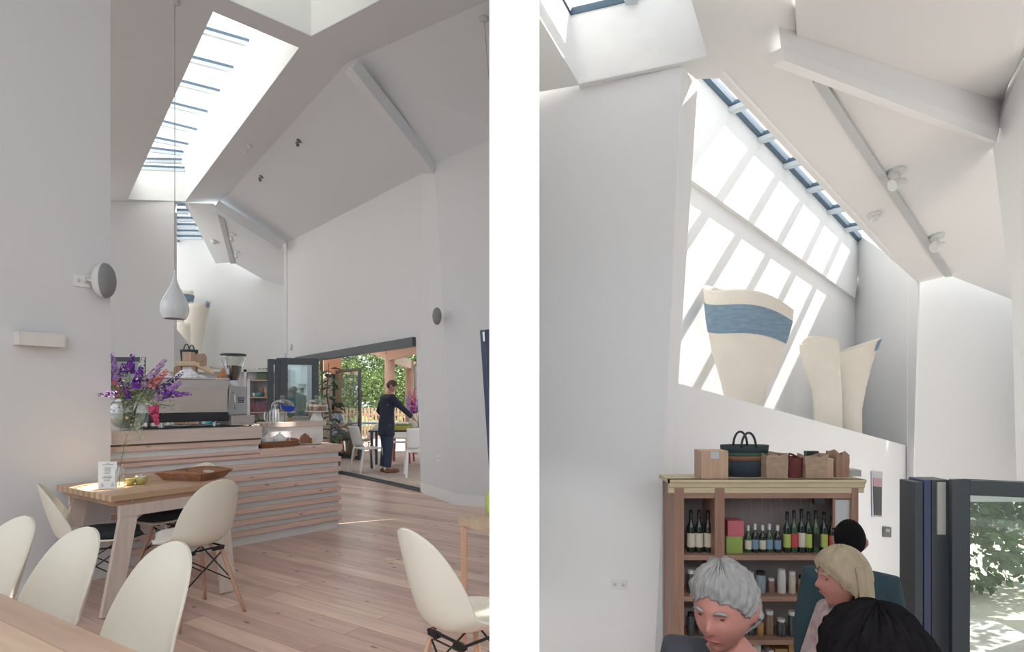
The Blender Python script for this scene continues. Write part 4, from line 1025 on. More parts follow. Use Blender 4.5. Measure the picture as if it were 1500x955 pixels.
# back shelving with white frame
D = 11.6
t = thing('display_dresser', 'white framed display shelving on the back wall behind the counter', 'shelving', P(345, 700, D)); o0 = t.location.copy(); o0.z = 0; t.location = o0
x0, x1 = P(310, 585, D).x-o0.x, P(402, 585, D).x-o0.x
zt = P(0, 541, D).z
WF = mat('dresser_white', (.62, .64, .65), .6)
m = MB(); m.bb((x0-1.0, 0, zt-.05), (x1+.3, .3, zt)); m.bb((P(357, 585, D).x-o0.x, 0, 0), (P(361, 585, D).x-o0.x, .04, zt)); m.bb((P(362, 585, D).x-o0.x, .0, 0), (P(366, 585, D).x-o0.x, .3, zt-.2)); m.build('frame', WF, t)
MB().bb((x0-1.0, .3, 0), (x1+.3, .33, zt)).build('back_panel', mat('dresser_back', (.56, .58, .60), .8), t)
PKW = wood('pinkish_shelf', (.50, .34, .28), (.42, .27, .22), 'X', knots=0)
shz = []
for py in (556, 581, 603):
    z = P(0, py, D).z; shz.append(z); MB().bb((P(366, 585, D).x-o0.x, .02, z-.03), (x1+.3, .3, z)).build('shelf', PKW, t)
def small(name, px, D_, z, r, h, m, label, cat, group=None, n=16):
    c = V((P(px, 585, D_).x, D_+.1, z)); o = MB().lathe([(0, 0), (r*.8, 0), (r, h*.3), (r, h), (r*.85, h), (r*.8, h*.3), (0, h*.2)], c, n).build(name, m, smooth=True, origin=c); return tag(o, label, cat, group)
small('small_pot', 371, D, shz[1], .06, .08, CHI, 'small white cup on the middle back shelf', 'cup'); small('small_pot', 377, D, shz[1], .10, .08, mat('teal_glaze', (.08, .25, .27), .4), 'teal bowl on the middle back shelf', 'bowl')
box_thing('card_box', 379, 385, D+.1, .19, .12, DARKP, 'left brown box on the middle back shelf', 'box', z=shz[1]); box_thing('card_box', 386, 391, D+.1, .19, .12, CRATE, 'right brown box on the middle back shelf', 'box', z=shz[1])
t = box_thing('planter_box', 376, 391, D+.08, .14, .14, mat('planter_green', (.14, .20, .12), .7), 'green planter trough on the top back shelf', 'planter', z=shz[0])
def tuft(c, r, h, n, m, label, cat, kind=None):
    b = MB(); rr = random.Random(int(abs(c[0])*1000))
    for i in range(n):
        q = V(c)+V((rr.uniform(-r, r), rr.uniform(-r, r)*.5, 0)); d = V((rr.uniform(-.5, .5), rr.uniform(-.5, .5), 1)).normalized()*h*rr.uniform(.5, 1); s = d.orthogonal().normalized()*h*.12
        b.add([q-s*.3, q+d*.6+s, q+d, q+d*.6-s], [(0, 1, 2, 3)])
    return tag(b.build('foliage' if kind else 'herb_plant', m, origin=c), label, cat, kind=kind)
tuft((P(384, 585, D).x, D+.15, shz[0]+.13), .16, .14, 60, LEAF, 'small herbs growing in the green planter trough', 'plant')
tuft((P(388, 585, D).x, D+.1, shz[2]), .12, .22, 40, VIO, 'bunch of dried violet flowers on the lowest back shelf', 'flowers')
tuft((P(376, 585, D).x, D+.1, shz[2]), .2, .24, 60, mat('dried_pink', (.45, .25, .30), .8, var=.4), 'dried pinkish flowers on the lowest back shelf', 'flowers')
# ================================================================== folded doors, garden and terrace
DG_ = glass('door_glass', (.86, .93, .92), .12)
def leaf(name, label, a, b, z0, z1, f=.09, mid=None, cat='door', group=None, kind=None):
    """one glazed leaf standing between ground points a and b"""
    a = V((a.x, a.y, 0)); b = V((b.x, b.y, 0)); L = (b-a).length; rz = math.atan2((b-a).y, (b-a).x)
    t = thing(name, label, cat, a+V((0, 0, z0)), rz, group)
    h = z1-z0; m = MB(); T_ = .055
    m.bb((0, -T_/2, 0), (f, T_/2, h)); m.bb((L-f, -T_/2, 0), (L, T_/2, h)); m.bb((f, -T_/2, 0), (L-f, T_/2, f*1.2)); m.bb((f, -T_/2, h-f), (L-f, T_/2, h))
    fr_ = m.build('frame', FRA, t, bevel=.004)
    MB().bb((f, -.008, f*1.2), (L-f, .008, h-f)).build('pane', DG_, t)
    m = MB(); m.bb((L-f*.7, -T_/2-.012, h*.45), (L-f*.4, -T_/2, h*.53)); m.tube([(L-f*.55, -T_/2-.01, h*.49), (L-f*.55, -T_/2-.05, h*.49), (L-f*.55-.11, -T_/2-.05, h*.49)], .008, 8); m.build('handle', BRU, fr_)
    return t
zt_ = P(0, 525, 11.2).z
leaf('folding_door_leaf', 'front grey glazed leaf of the folded doors beside the counter', P(411, 585, 11.05), P(467, 585, 11.25), .02, zt_, .125, group='folded glazed door leaves')
leaf('folding_door_leaf', 'rear grey glazed leaf of the folded stack beside the counter', P(405, 585, 11.35), P(460, 585, 11.55), .02, zt_+.02, .12, group='folded glazed door leaves')
leaf('folding_door_leaf', 'left edge leaf of the folded stack nearest the shelving', P(392, 585, 11.15), P(411, 585, 11.20), .02, P(0, 526, 11.15).z, .10, group='folded glazed door leaves')
gleaf = leaf('garden_door', 'open grey glazed door beyond the folding doors', P(488, 585, 14.0), P(528, 585, 12.9), 0, 2.05, .07)
# blue folded screen at the right edge
a = P(704, 484, 5.6)
t = thing('folded_screen', 'dark blue folded door edge leaning in at the far right', 'screen', V((a.x, a.y, 0)))
BS = mat('navy_frame', (.07, .09, .17), .5)
q = [P(703, 484, 5.6), P(716, 480, 5.6), P(726, 484, 5.6), P(735, 760, 5.6), P(724, 760, 5.6)]
o_ = V((a.x, a.y, 0))
MB().prism([[q[0]-o_, P(709, 483, 5.6)-o_, P(729, 789, 5.6)-o_, P(723, 789, 5.6)-o_]], (0, .06, 0)).build('stile', BS, t)
MB().prism([[P(709.6, 483, 5.62)-o_, P(718, 482, 5.62)-o_, P(737, 789, 5.62)-o_, P(729.4, 789, 5.62)-o_]], (0, .06, 0)).build('stile', BS, t)
MB().prism([[P(706.5, 486, 5.59)-o_, P(709.5, 486, 5.59)-o_, P(710.5, 500, 5.59)-o_, P(708, 500, 5.59)-o_]], (0, .01, 0)).build('hinge', BRU, t)

PAVE = wood('terrace_paving', (.52, .46, .42), (.42, .37, .34), 'X', knots=0, rough=.9, planks=(.62, .42), rot=.9, gap=(.2, .18, .17))
pv = [up(dwx(650), -.02)+DWd*0, up(dwx(405), -.02), V((-9, 16.2, -.02)), V((-9, 24, -.02)), V((3, 24, -.02)), V((1.5, 11, -.02))]
o = MB().prism([[p-DWn*.1 if i < 2 else p for i, p in enumerate(pv)]], (0, 0, -.1)).build('floor_terrace', PAVE); o['kind'] = 'structure'
GRS = mat('grass', (.16, .24, .07), .9, var=.4, vscale=3, bump=.5, bscale=60)
o = MB().bb((-26, 24, -.2), (14, 60, -.06)).build('floor_lawn', GRS); o['kind'] = 'structure'
# timber cladding on the return of the building
CLAD = wood('red_cladding', (.50, .26, .17), (.36, .17, .11), 'Z', knots=.1)
a = up(dwx(452), 0)-DWn*.3; b = P(496, 585, 15.5); b.z = 0
t = thing('timber_cladding', 'vertical red timber boards on the building beyond the door', 'cladding', V((a.x, a.y, 0)))
m = MB(); n = 13
zb = 0
d = (b-a); 
MB().prism([[V((0, 0, 0)), d, d+V((0, 0, 3.4)), V((0, 0, 3.4))]], (-.06, .06, 0)).build('backing', mat('pale_backing', (.30, .24, .20), .9), t)
for i in range(n):
    p = d*((i+.5)/n); MB().bar(p+V((0, 0, 1.95)), p+V((0, 0, 3.4)), d.length/n*.56, .05, up=(-.4, .9, 0)).build('board', CLAD, t)
for i in (10, 11, 12):
    p = d*((i+.5)/n); MB().bar(p, p+V((0, 0, 1.95)), d.length/n*.56, .05, up=(-.4, .9, 0)).build('board', CLAD, t)
# veranda
POST = wood('veranda_post', (.62, .44, .36), (.50, .33, .26), 'Z', knots=.15)
t = thing('veranda', 'timber veranda with round posts and beams over the terrace', 'veranda', (-2.6, 13.6, 0))
o_ = V((-2.6, 13.6, 0))
for px, D_, r, py in ((571, 13.2, .115, 520), (600, 15.2, .115, 528)):
    p = P(px, 585, D_); MB().tube([V((p.x, p.y, 0))-o_, V((p.x, p.y, P(0, py, D_).z))-o_], r, 18).build('post', POST, t, smooth=True)
m = MB(); m.bar(P(570, 521, 13.2)-o_, P(612, 508, 12.0)-o_, .12, .24); m.bar(P(568, 519, 13.2)-o_, P(540, 510, 15.0)-o_, .1, .2); m.build('beam', POST, t)
m = MB(); m.bar(P(571, 522, 13.3)-o_, P(618, 541, 16.6)-o_, .12, .22); m.build('beam', wood('pale_beam', (.66, .55, .46), (.56, .45, .37), 'X', knots=0), t)
rf = [V((2.0, 9.2, 2.55)), up(dwx(640), 2.55)-DWn*.25, up(dwx(530), 2.5)-DWn*.25, P(541, 508, 15.0)+V((0, .1, .12)), P(566, 508, 16.2)+V((0, 0, .12)), V((2.0, 17, 2.7))]  # roof carried out of view to the right to shade the terrace
MB().prism([[p-o_ for p in rf]], (0, 0, .08)).build('roof', mat('soffit_white', (.62, .60, .56), .8), t)
m = MB()
p = P(609, 585, 14.4)
o = MB().tube([V((p.x, p.y, 0)), V((p.x, p.y, 2.0)), V((p.x-.03, p.y, 2.15)), V((p.x+.12, p.y, 2.3))], .05, 12).build('drainpipe', mat('pipe_grey', (.42, .45, .48), .4, metal=.3), smooth=True, origin=(p.x, p.y, 0)); tag(o, 'grey metal drainpipe beside the second veranda post', 'pipe')
# picket fence
t = thing('picket_fence', 'low pale picket fence at the end of the terrace', 'fence', (-9, 20.5, 0))
FW = wood('fence_wood', (.62, .44, .30), (.48, .32, .21), 'Z', knots=0)
i = 0
while i < 66:
    MB().bb((i*.13, -.01, 0), (i*.13+.075, .012, 1.05)).build('picket', FW, t); i += 1
m = MB(); m.bb((0, .012, .25), (8.6, .05, .33)); m.bb((0, .012, .78), (8.6, .05, .86)); m.build('rail', FW, t)
# trees and shrubs
L1_ = mat('leaf_bright', (.17, .25, .08), .6, var=.5, vscale=2.5); L2_ = mat('leaf_dark', (.09, .16, .055), .6, var=.5, vscale=2.5); L3_ = mat('leaf_grey_green', (.24, .31, .17), .6, var=.5, vscale=2.5)
BARK = mat('bark', (.16, .11, .08), .9, var=.3, bump=.6, bscale=30)
for mm in (L1_, L2_, L3_):
    bs = mm.node_tree.nodes['Principled BSDF']; bs.inputs['Subsurface Weight'].default_value = 0
def tree(c, rx, ry, z0, z1, n, m, label, name='tree', cat='tree', group='trees beyond the terrace', ls=.12, seed=0, blobs=14):
    rr = random.Random(seed); t = thing(name, label, cat, c, group=group)
    B = []
    for i in range(blobs): B.append((V((rr.uniform(-1, 1)*rx*.75, rr.uniform(-1, 1)*ry*.6, z0+(z1-z0)*(.15+.7*rr.random()))), rr.uniform(.28, .5)*min(rx, (z1-z0)*.6)))
    b = MB(); vs = []; fs = []
    for i in range(n):
        q, r = B[rr.randrange(blobs)]
        d = V((rr.gauss(0, 1), rr.gauss(0, 1), rr.gauss(0, 1))).normalized(); p = q+d*r*rr.uniform(.75, 1.05)
        e = (d+V((rr.uniform(-.8, .8), rr.uniform(-.8, .8), rr.uniform(-.9, .4)))).normalized(); s = e.orthogonal().normalized(); s = Matrix.Rotation(rr.uniform(0, PI), 3, e) @ s
        L = ls*rr.uniform(.7, 1.3); o = len(vs)
        vs += [p, p+e*L*.5+s*L*.32, p+e*L, p+e*L*.5-s*L*.32]; fs.append((o, o+1, o+2, o+3))
    b.v = vs; b.f = fs
    me = bpy.data.meshes.new('foliage'); me.from_pydata(vs, [], fs); me.materials.append(m)
    o = bpy.data.objects.new('foliage', me); C.objects.link(o); o.parent = t
    tr = MB(); tr.tube([(0, 0, -.05), (0, 0, z0+(z1-z0)*.35)], [.12, .06], 10)
    for q, r in B[:6]: tr.tube([(0, 0, z0+(z1-z0)*.15), tuple(q)], [.05, .015], 6)
    tr.build('trunk', BARK, t)
    return t
tree((-6.6, 23.3, 0), 2.3, 1.4, .1, 3.3, 7000, L1_, 'bright green bush behind the open garden door', seed=1)
tree((-3.6, 23.3, 0), 2.0, 1.4, .1, 3.4, 7000, L1_, 'bright green bush between the veranda posts', seed=2)
tree((-5.6, 26.5, 0), 3.0, 1.6, .8, 5.6, 9000, L3_, 'tall grey green tree filling the top of the doorway', seed=3)
tree((-2.4, 26.2, 0), 2.4, 1.6, .2, 5.0, 8000, L2_, 'dark green tree behind the first veranda post', seed=4)
tree((-9.3, 24.6, 0), 2.0, 1.5, .3, 4.6, 6000, L3_, 'grey green tree at the left behind the cladding', seed=5)
tree((-4.8, 29.5, 0), 6.0, 1.5, .2, 5.2, 9000, L2_, 'dark hedge of trees furthest behind the terrace', seed=6, blobs=30, ls=.2)
# ficus by the folded door
fc = V((P(481, 585, 10.3).x, 10.4, 0))
t = thing('potted_ficus', 'tall fiddle leaf plant standing between counter and doorway', 'plant', fc)
MB().lathe([(0, 0), (.15, 0), (.19, .3), (.17, .3), (.16, .27), (0, .27)], (0, 0, 0), 24).build('pot', mat('dark_pot', (.05, .05, .05), .5), t, smooth=True, auto=40)
MB().tube([(0, 0, .2), (.02, 0, .9), (-.06, 0, 1.45), (-.02, 0, 2.0)], [.02, .018, .012, .006], 8).build('stem', BARK, t)
lm = MB(); rr = random.Random(9)
for i in range(30):
    z = .45+i*.05; a = i*2.4; q = V((.0, 0, z)); d = V((math.cos(a), math.sin(a), rr.uniform(-.5, .5))).normalized(); L = rr.uniform(.20, .32); s = d.cross(V((0, 0, 1))).normalized()*L*.26
    pts = [q]; dr = V((0, 0, -.06))
    lm.add([q, q+d*L*.35+s*.8+V((0, 0, .02)), q+d*L*.75+s+dr*.3, q+d*L+dr, q+d*L*.75-s+dr*.3, q+d*L*.35-s*.8+V((0, 0, .02)), q+d*L*.6-V((0, 0, .02))], [(0, 1, 6), (1, 2, 6), (2, 3, 6), (3, 4, 6), (4, 5, 6), (5, 0, 6)])
lm.build('leaves', mat('ficus_leaf', (.05, .12, .05), .35, var=.4, vscale=6), t)

# terrace tables and chairs
WPL = mat('white_garden_plastic', (.74, .74, .74), .45); RED = mat('red_chair_metal', (.35, .06, .09), .45); DKT = mat('dark_tabletop', (.05, .06, .07), .4)
def square_table(c, L, W, rz, m, ml, label, legw=.05):
    t = thing('garden_table', label, 'table', c, rz)
    MB().bb((-L/2, -W/2, .71), (L/2, W/2, .745)).build('tabletop', m, t, bevel=.003)
    for sx in (-1, 1):
        for sy in (-1, 1): MB().bar((sx*(L/2-.06), sy*(W/2-.06), .71), (sx*(L/2-.06), sy*(W/2-.06), 0), legw, legw, up=(0, 1, 0)).build('leg', ml, t)
    return t
tw = P(592, 585, 11.5)
square_table((tw.x+.05, 11.75, 0), 1.5, .8, .1, DKT, DKT, 'dark garden table with flowers where the standing man reaches')
pt = P(506, 585, 14.0)
t = thing('pedestal_table', 'small white pedestal table where the couple sit', 'table', (pt.x+.1, 14.1, 0))
MB().lathe([(0, .72), (.36, .72), (.36, .745), (0, .745)], (0, 0, 0), 32).build('tabletop', WPL, t); MB().tube([(0, 0, .02), (0, 0, .72)], .03, 12).build('column', WPL, t); MB().lathe([(0, 0), (.22, 0), (.2, .02), (0, .03)], (0, 0, 0), 24).build('foot', WPL, t)
pt2 = P(532, 585, 14.6)
square_table((pt2.x+.05, 15.4, 0), 1.2, .7, .0, mat('blue_tabletop', (.25, .36, .44), .4), WPL, 'blue topped garden table with a white frame further out')
def garden_chair(c, f, label, m=WPL, ml=None, group=None):
    ml = ml or m
    t = thing('garden_chair', label, 'chair', c, math.atan2(f[1], f[0])-PI/2, group)
    MB().bb((-.21, -.20, .43), (.21, .22, .455)).build('seat', m, t, bevel=.01)
    rows = []
    for i in range(9):
        k = i/8; rows.append([V((x*.21*(1+.03*k), -.20-.10*k-.03*(1-x*x), .50+.36*k)) for x in [-1+.2*j for j in range(11)]])
    MB().grid(rows).build('backrest', m, t, smooth=True, solid=.016)
    for sx in (-1, 1):
        MB().bar((sx*.19, .19, .44), (sx*.215, .24, 0), .035, .03, up=(0, 1, 0)).build('leg', ml, t)
        MB().bar((sx*.19, -.18, .50), (sx*.22, -.27, 0), .038, .03, up=(0, 1, 0)).build('leg', ml, t)
    return t
g = garden_chair((P(543, 585, 10.9).x-.06, 10.95, -.01), (.75, .65), 'white plastic garden chair left of the standing man', group='white garden chairs')
g2 = dup(g, (P(608, 585, 10.2).x+.02, 10.35, -.01), math.atan2(.95, -.25)-PI/2, 'white plastic garden chair right of the standing man nearest the door')
garden_chair((P(586, 585, 12.3).x, 12.5, -.01), (0, -1), 'white chair with red legs on the far side of the dark table', WPL, RED)
chair(P(535, 585, 13).x, 13.0, -.9, .1, 'cream shell chair out on the terrace near the couple', G, z=-.01)
garden_chair((P(489, 585, 13.8).x, 13.75, -.01), (1, .2), 'red framed chair the seated man sits on', mat('grey_sling', (.25, .27, .27), .7), RED)
garden_chair((P(494, 585, 15).x, 14.75, -.01), (.8, -.3), 'red framed chair the seated woman sits on', mat('grey_sling', (.25, .27, .27), .7), RED)
# things on the dark table
tv = V((P(603, 585, 11.6).x, 11.75, .745))
o = MB().lathe([(0, 0), (.06, 0), (.085, .08), (.08, .2), (.06, .28), (.07, .31), (.06, .31), (.05, .27), (0, .1)], tv, 24).build('ceramic_vase', POT, smooth=True, origin=tv); tag(o, 'cream ceramic vase on the dark garden table', 'vase')
for i, (px, py, m_) in enumerate(((608, 568, PNK), (606, 590, PUR), (595, 578, LIL), (612, 585, VIO), (600, 573, VIO))):
    spike(P(px, py, 11.75), P(603+(px-603)*.4, 603, 11.75), m_, 22, .04, ('pink', 'purple', 'lilac', 'violet', 'pale violet')[i]+' flower spike in the vase on the garden table', base=tv+V((0, 0, .1)), group='flowers on the garden table')
bc = V((P(588, 585, 11.5).x, 11.55, .745))
t = thing('planter_tray', 'yellow tray of small green plants on the dark garden table', 'planter', bc, .1)
MB().bb((-.18, -.06, 0), (.18, .06, .075)).build('tray', mat('yellow_tin', (.60, .50, .10), .5), t)
b = MB(); rr = random.Random(3)
for i in range(140):
    q = V((rr.uniform(-.17, .17), rr.uniform(-.05, .05), .07)); d = V((rr.uniform(-.7, .7), rr.uniform(-.7, .7), 1)).normalized()*rr.uniform(.03, .08); s = d.orthogonal().normalized()*.012; b.add([q, q+d*.6+s, q+d, q+d*.6-s], [(0, 1, 2, 3)])
b.build('seedlings', LEAF, t)
for i, (px, r, h) in enumerate(((502, .05, .09), (513, .055, .10))):
    c = V((P(px, 585, 14.1).x, 14.0+.1*i, .745)); o = MB().lathe([(0, 0), (r*.7, 0), (r, h*.4), (r, h), (r*.85, h), (r*.8, h*.4), (0, .02)], c, 16).build('mug', CHI, smooth=True, origin=c); tag(o, ('left', 'right')[i]+' white cup on the couple\'s pedestal table', 'cup')
# paper shopping bag beside the couple
paperbag((P(517, 585, 14.0).x, 13.9, -.02), .25, .15, .32, .3, 'brown paper bag on the terrace beside the pedestal table', CRATE, seed=8)
# ================================================================== people
def skinned(verts, edges, root=0, sub=2):
    me = bpy.data.meshes.new('tmp'); me.from_pydata([v[0] for v in verts], edges, [])
    o = bpy.data.objects.new('tmp', me); C.objects.link(o)
    m = o.modifiers.new('s', 'SKIN'); m.use_smooth_shade = True
    for i, v in enumerate(verts):
        r = v[1] if isinstance(v[1], tuple) else (v[1], v[1]); me.skin_vertices[0].data[i].radius = r
        me.skin_vertices[0].data[i].use_root = (i == root)
    q = o.modifiers.new('u', 'SUBSURF'); q.levels = sub; q.render_levels = sub
    bpy.context.view_layer.update()
    e = bpy.data.meshes.new_from_object(o.evaluated_get(bpy.context.evaluated_depsgraph_get()))
    b = MB(); b.v = [v.co.copy() for v in e.vertices]; b.f = [tuple(p.vertices) for p in e.polygons]
    bpy.data.objects.remove(o); bpy.data.meshes.remove(me); bpy.data.meshes.remove(e)
    return b
def head_pt(d, female=False):
    """surface of a head for a unit direction d: x right, y forward, z up; head height about .23"""
    x, y, z = d; p = V((x*.076, y*.095, z*.118))
    if z < 0:
        k = -z; p.x *= 1-.30*k**1.4; p.y *= 1-.05*k; p.y += .012*k if y > -.2 else .045*k
    p.y -= .010*max(0, -y)*0
    g = lambda cx_, cz_, sx, sz, a: a*math.exp(-((x-cx_)/sx)**2-((z-cz_)/sz)**2) if y > 0 else 0
    p.y += g(0, -.12, .13, .16, .020)+g(0, -.24, .16, .08, .012)      # nose
    p.y += g(0, .22, .5, .10, .005)                                   # brow
    p.y -= g(-.38, .06, .17, .09, .011)+g(.38, .06, .17, .09, .011)    # eye sockets
    p.y += g(0, -.52, .22, .07, .007)-g(0, -.45, .3, .03, .004)-g(0, -.66, .3, .06, .006)+g(0, -.84, .28, .12, .012)   # lips, chin
    p.x += (.004*x/abs(x) if abs(x) > .3 else 0)*math.exp(-((z+.25)/.2)**2)
    return p
def sphere_dirs(n=40, m=30):
    return [[V((math.sin(PI*i/m)*math.cos(2*PI*k/n), math.sin(PI*i/m)*math.sin(2*PI*k/n), -math.cos(PI*i/m))) for k in range(n)] for i in range(m+1)]
def head_mesh(M, c):
    b = MB(); D_ = sphere_dirs(48, 36); n = 48
    b.add([c+M @ head_pt(d) for r in D_ for d in r], [(i*n+k, i*n+(k+1) % n, (i+1)*n+(k+1) % n, (i+1)*n+k) for i in range(36) for k in range(n)])
    for s in (-1, 1):
        b.ball(c+M @ V((s*.080, -.012, -.005)), (.010, .020, .032), 12, 8, M @ Matrix.Rotation(-.15, 3, 'X')); b.ball(c+M @ V((s*.088, -.018, .004)), (.006, .018, .024), 10, 8, M)
    return b
def hair_mesh(M, c, style):
    b = MB(); n, m = 96, 72; D_ = sphere_dirs(n, m); vs = []; keep = {}
    rnd = random.Random(2)
    for i, r in enumerate(D_):
        for k, d in enumerate(r):
            line = {'crop': .42-.95*(1-(d.y+1)/2)**.9, 'short': .50-1.05*(1-(d.y+1)/2)**.85, 'long': .66-1.5*(1-(d.y+1)/2)**.6, 'side': .84-1.47*(1-(d.y+1)/2)**.62}[style]
            if d.y < -.1 and style in ('short', 'side'): line = min(line, -.55)
            if d.y < 0 and style == 'long': line = -1
            az = math.atan2(d.x, d.y)
            if style in ('side', 'short', 'long'): line += .05*math.sin(7*az+1)+.03*math.sin(17*az)
            t = {'crop': .006, 'short': .022, 'long': .024, 'side': .014}[style]
            p = head_pt(d); e = V((d.x, d.y, d.z)); p = p+e*t*min(1, max(.15, (d.z-line)*3))*(1+.10*math.sin(9*math.atan2(d.x, d.y)+4*d.z)*(style != 'crop'))
            if style in ('side', 'short'): p += e*(.006*math.sin(13*az+9*d.z)*math.sin(11*d.z+2*az)+.004*math.sin(31*az+5*d.z))*(1 if d.z > line+.1 else .3)
            keep[(i, k)] = d.z > line; vs.append(c+M @ p)
    fs = [(i*n+k, i*n+(k+1) % n, (i+1)*n+(k+1) % n, (i+1)*n+k) for i in range(m) for k in range(n) if keep[(i, k)] or keep[(i+1, k)]]
    b.add(vs, fs)
    if style == 'long':
        rows = []
        for i in range(14):
            z = .07-.30*i/13; r = []
            for k in range(33):
                a = PI*.04+PI*1.0*k/32 + PI; w_ = .094+.016*math.sin(PI*i/13)-.02*(i/13)**3; q = V((math.cos(a)*w_, math.sin(a)*w_*1.12+.004, z)); q *= 1.0; q += V((0, 0, .0)); q.x *= 1+.03*math.sin(k*1.7); q.y *= 1+.03*math.cos(k*2.1); r.append(c+M @ q)
            rows.append(r)
        g = MB().grid(rows); b.add(g.v, g.f)
    return b
SK = mat('skin', (.46, .26, .19), .55, var=.06, vscale=12); SKR = mat('ruddy_skin', (.42, .185, .15), .55, var=.08, vscale=12); SKD = mat('tanned_skin', (.36, .20, .14), .55, var=.06)
EYEW = mat('eye_dark', (.05, .035, .03), .3)
def person(label, loc, rz, pose='stand', hair='crop', hcol=None, skin=None, s=1.0, headrot=(0, 0, 0), top=None, sleeves='long', bottom=None, shoes=None, armR=None, armL=None, tunic=0, voxel=.014, lean=0., skirt_=False, beard=None, fat=1.):
    t = thing('person', label, 'person', loc, rz); t.scale = (s, s, s)
    if pose == 'stand':
        pel, sp_, ch, nk, hb = (0, 0, .96), (0, .01, 1.14), (0, .0+lean*.3, 1.34), (0, lean*.5, 1.485), (0, .012+lean*.6, 1.55)
        hc = V((0, .03+lean*.75, 1.635))
        hip, kn, an, toe = (.088, 0, .90), (.10, .015, .50), (.105, -.02, .09), (.12, .15, .03)
    else:
        pel, sp_, ch, nk, hb = (0, -.02, .52), (0, -.04, .70), (0, .0+lean*.3, .90), (0, .02+lean*.5, 1.045), (0, .035+lean*.6, 1.11)
        hc = V((0, .055+lean*.75, 1.195))
        hip, kn, an, toe = (.09, .04, .50), (.12, .43, .50), (.12, .42, .09), (.13, .58, .03)
    dz = ch[2]-1.34
    shx = .165*fat
    def arm(sx, tgt):
        sh = V((sx*shx, ch[1], 1.415+dz))
        if tgt is None: tgt = (sx*.25, .08, .88) if pose == 'stand' else (sx*.14, .36, .62)
        w = V(tgt); mid = (sh+w)/2; d = (w-sh); L = .28; off = max(0, L*L-(d.length/2)**2)**.5
        side = V((sx*.35, -.55, -.75)); side = (side-d.normalized()*side.dot(d.normalized())).normalized(); el = mid+side*off
        f = (w-el).normalized(); return sh, el, w, f
    def build(R, parts, fingers=False):
        v = [(V(pel), R['pel']), (V(sp_), R['sp']), (V(ch), R['ch'])]; e = [(0, 1), (1, 2)]
        if 'neck' in parts:
            v += [(V(nk), R['nk']), (V(hb), R['nk']*.95)]; e += [(2, len(v)-2), (len(v)-2, len(v)-1)]
        elif 'collar' in parts: v += [(V(nk)-V((0, 0, .02)), R['col'])]; e += [(2, len(v)-1)]
        if 'hem' in parts:
            v += [(V((pel[0], pel[1], pel[2]-tunic)), R['hem'])]; e += [(0, len(v)-1)]
        for sx, tg in ((1, armR), (-1, armL)):
            sh, el, w, f = arm(sx, tg)
            if 'arms' in parts or 'sleeve' in parts or 'cap' in parts:
                b0 = len(v); v += [(sh, R['sh'])]; e += [(2, b0)]
                if 'cap' in parts: v += [(sh.lerp(el, .55), R['ua']*1.1)]; e += [(b0, b0+1)]
                elif 'sleeve' in parts: v += [(el, R['el']), (el.lerp(w, .80), R['wr'])]; e += [(b0, b0+1), (b0+1, b0+2)]
                else:
                    v += [(sh.lerp(el, .5), R['ua']), (el, R['el']), (w, R['wr'])]; e += [(b0, b0+1), (b0+1, b0+2), (b0+2, b0+3)]
                    pa = w+f*.055; v += [(pa, (.034, .018))]; e += [(b0+3, b0+4)]
        if 'legs' in parts:
            for sx in (1, -1):
                b0 = len(v); H_ = lambda p: V((sx*p[0], p[1], p[2]))
                v += [(H_(hip), R['hip']), (H_(kn), R['kn']), (H_(an), R['an'])]; e += [(0, b0), (b0, b0+1), (b0+1, b0+2)]
                if 'feet' in parts: v += [(H_(toe), (.04, .025))]; e += [(b0+2, b0+3)]
        return skinned(v, e)
    R0 = dict(pel=(.15*fat, .11), sp=(.135*fat, .10), ch=(.16*fat, .11), nk=.055, sh=.062, ua=.048, el=.040, wr=.027, hip=.088, kn=.058, an=.040)
    body = build(R0, ('neck', 'arms', 'legs', 'feet'))
    for sx, tg in ((1, armR), (-1, armL)):       # four fingers and a thumb on each hand, rooted in the palm
        sh, el, w, f = arm(sx, tg); dn = V((0, 0, -1)); side = f.cross(dn)
        if side.length < .2: side = V((0, 1, 0))
        side.normalize(); cu = side.cross(f).normalized()
        if cu.z > 0: cu = -cu
        for i, L in enumerate((.060, .070, .066, .052)):
            a = w+f*.07+side*(.024-.016*i); body.tube([a, a+f*L*.45+cu*.004, a+f*L*.8+cu*.018, a+f*L+cu*.034], [.0095, .009, .008, .006], 8)
        a = w+f*.03+side*.024*(1 if sx > 0 else 1); body.tube([a, a+f*.025+side*.028+cu*.01, a+f*.058+side*.036+cu*.022], [.012, .010, .007], 8)
    M = Euler(headrot).to_matrix(); hm = head_mesh(M, hc); body.add(hm.v, hm.f)
    o = body.build('body', skin or SK, t, smooth=True)
    q = o.modifiers.new('r', 'REMESH'); q.mode = 'VOXEL'; q.voxel_size = voxel; q.use_smooth_shade = True
    q = o.modifiers.new('s', 'SMOOTH'); q.iterations = 2; q.factor = .5
    hair_mesh(M, hc, hair).build('hair', hcol, t, smooth=True, solid=.004)
    for sx in (-1, 1):
        MB().ball(hc+M @ V((sx*.030, .080, .008)), (.008, .004, .0035), 10, 8, M).build('eye', EYEW, t, smooth=True)
    if voxel < .01:
        for sx in (-1, 1):
            MB().tube([hc+M @ V((sx*(.014+.034*k/4), .0955-.012*(k/4)**2, .026+.006*math.sin(PI*k/4))) for k in range(5)], [.003, .005, .005, .004, .002], 6).build('eyebrow', hcol, t, smooth=True)
        MB().tube([hc+M @ V((x_, .0915-.9*x_*x_*6, -.056)) for x_ in (-.024, -.012, 0, .012, .024)], [.001, .003, .004, .003, .001], 6).build('lips', mat('lip', (.36, .10, .09), .5), t, smooth=True)
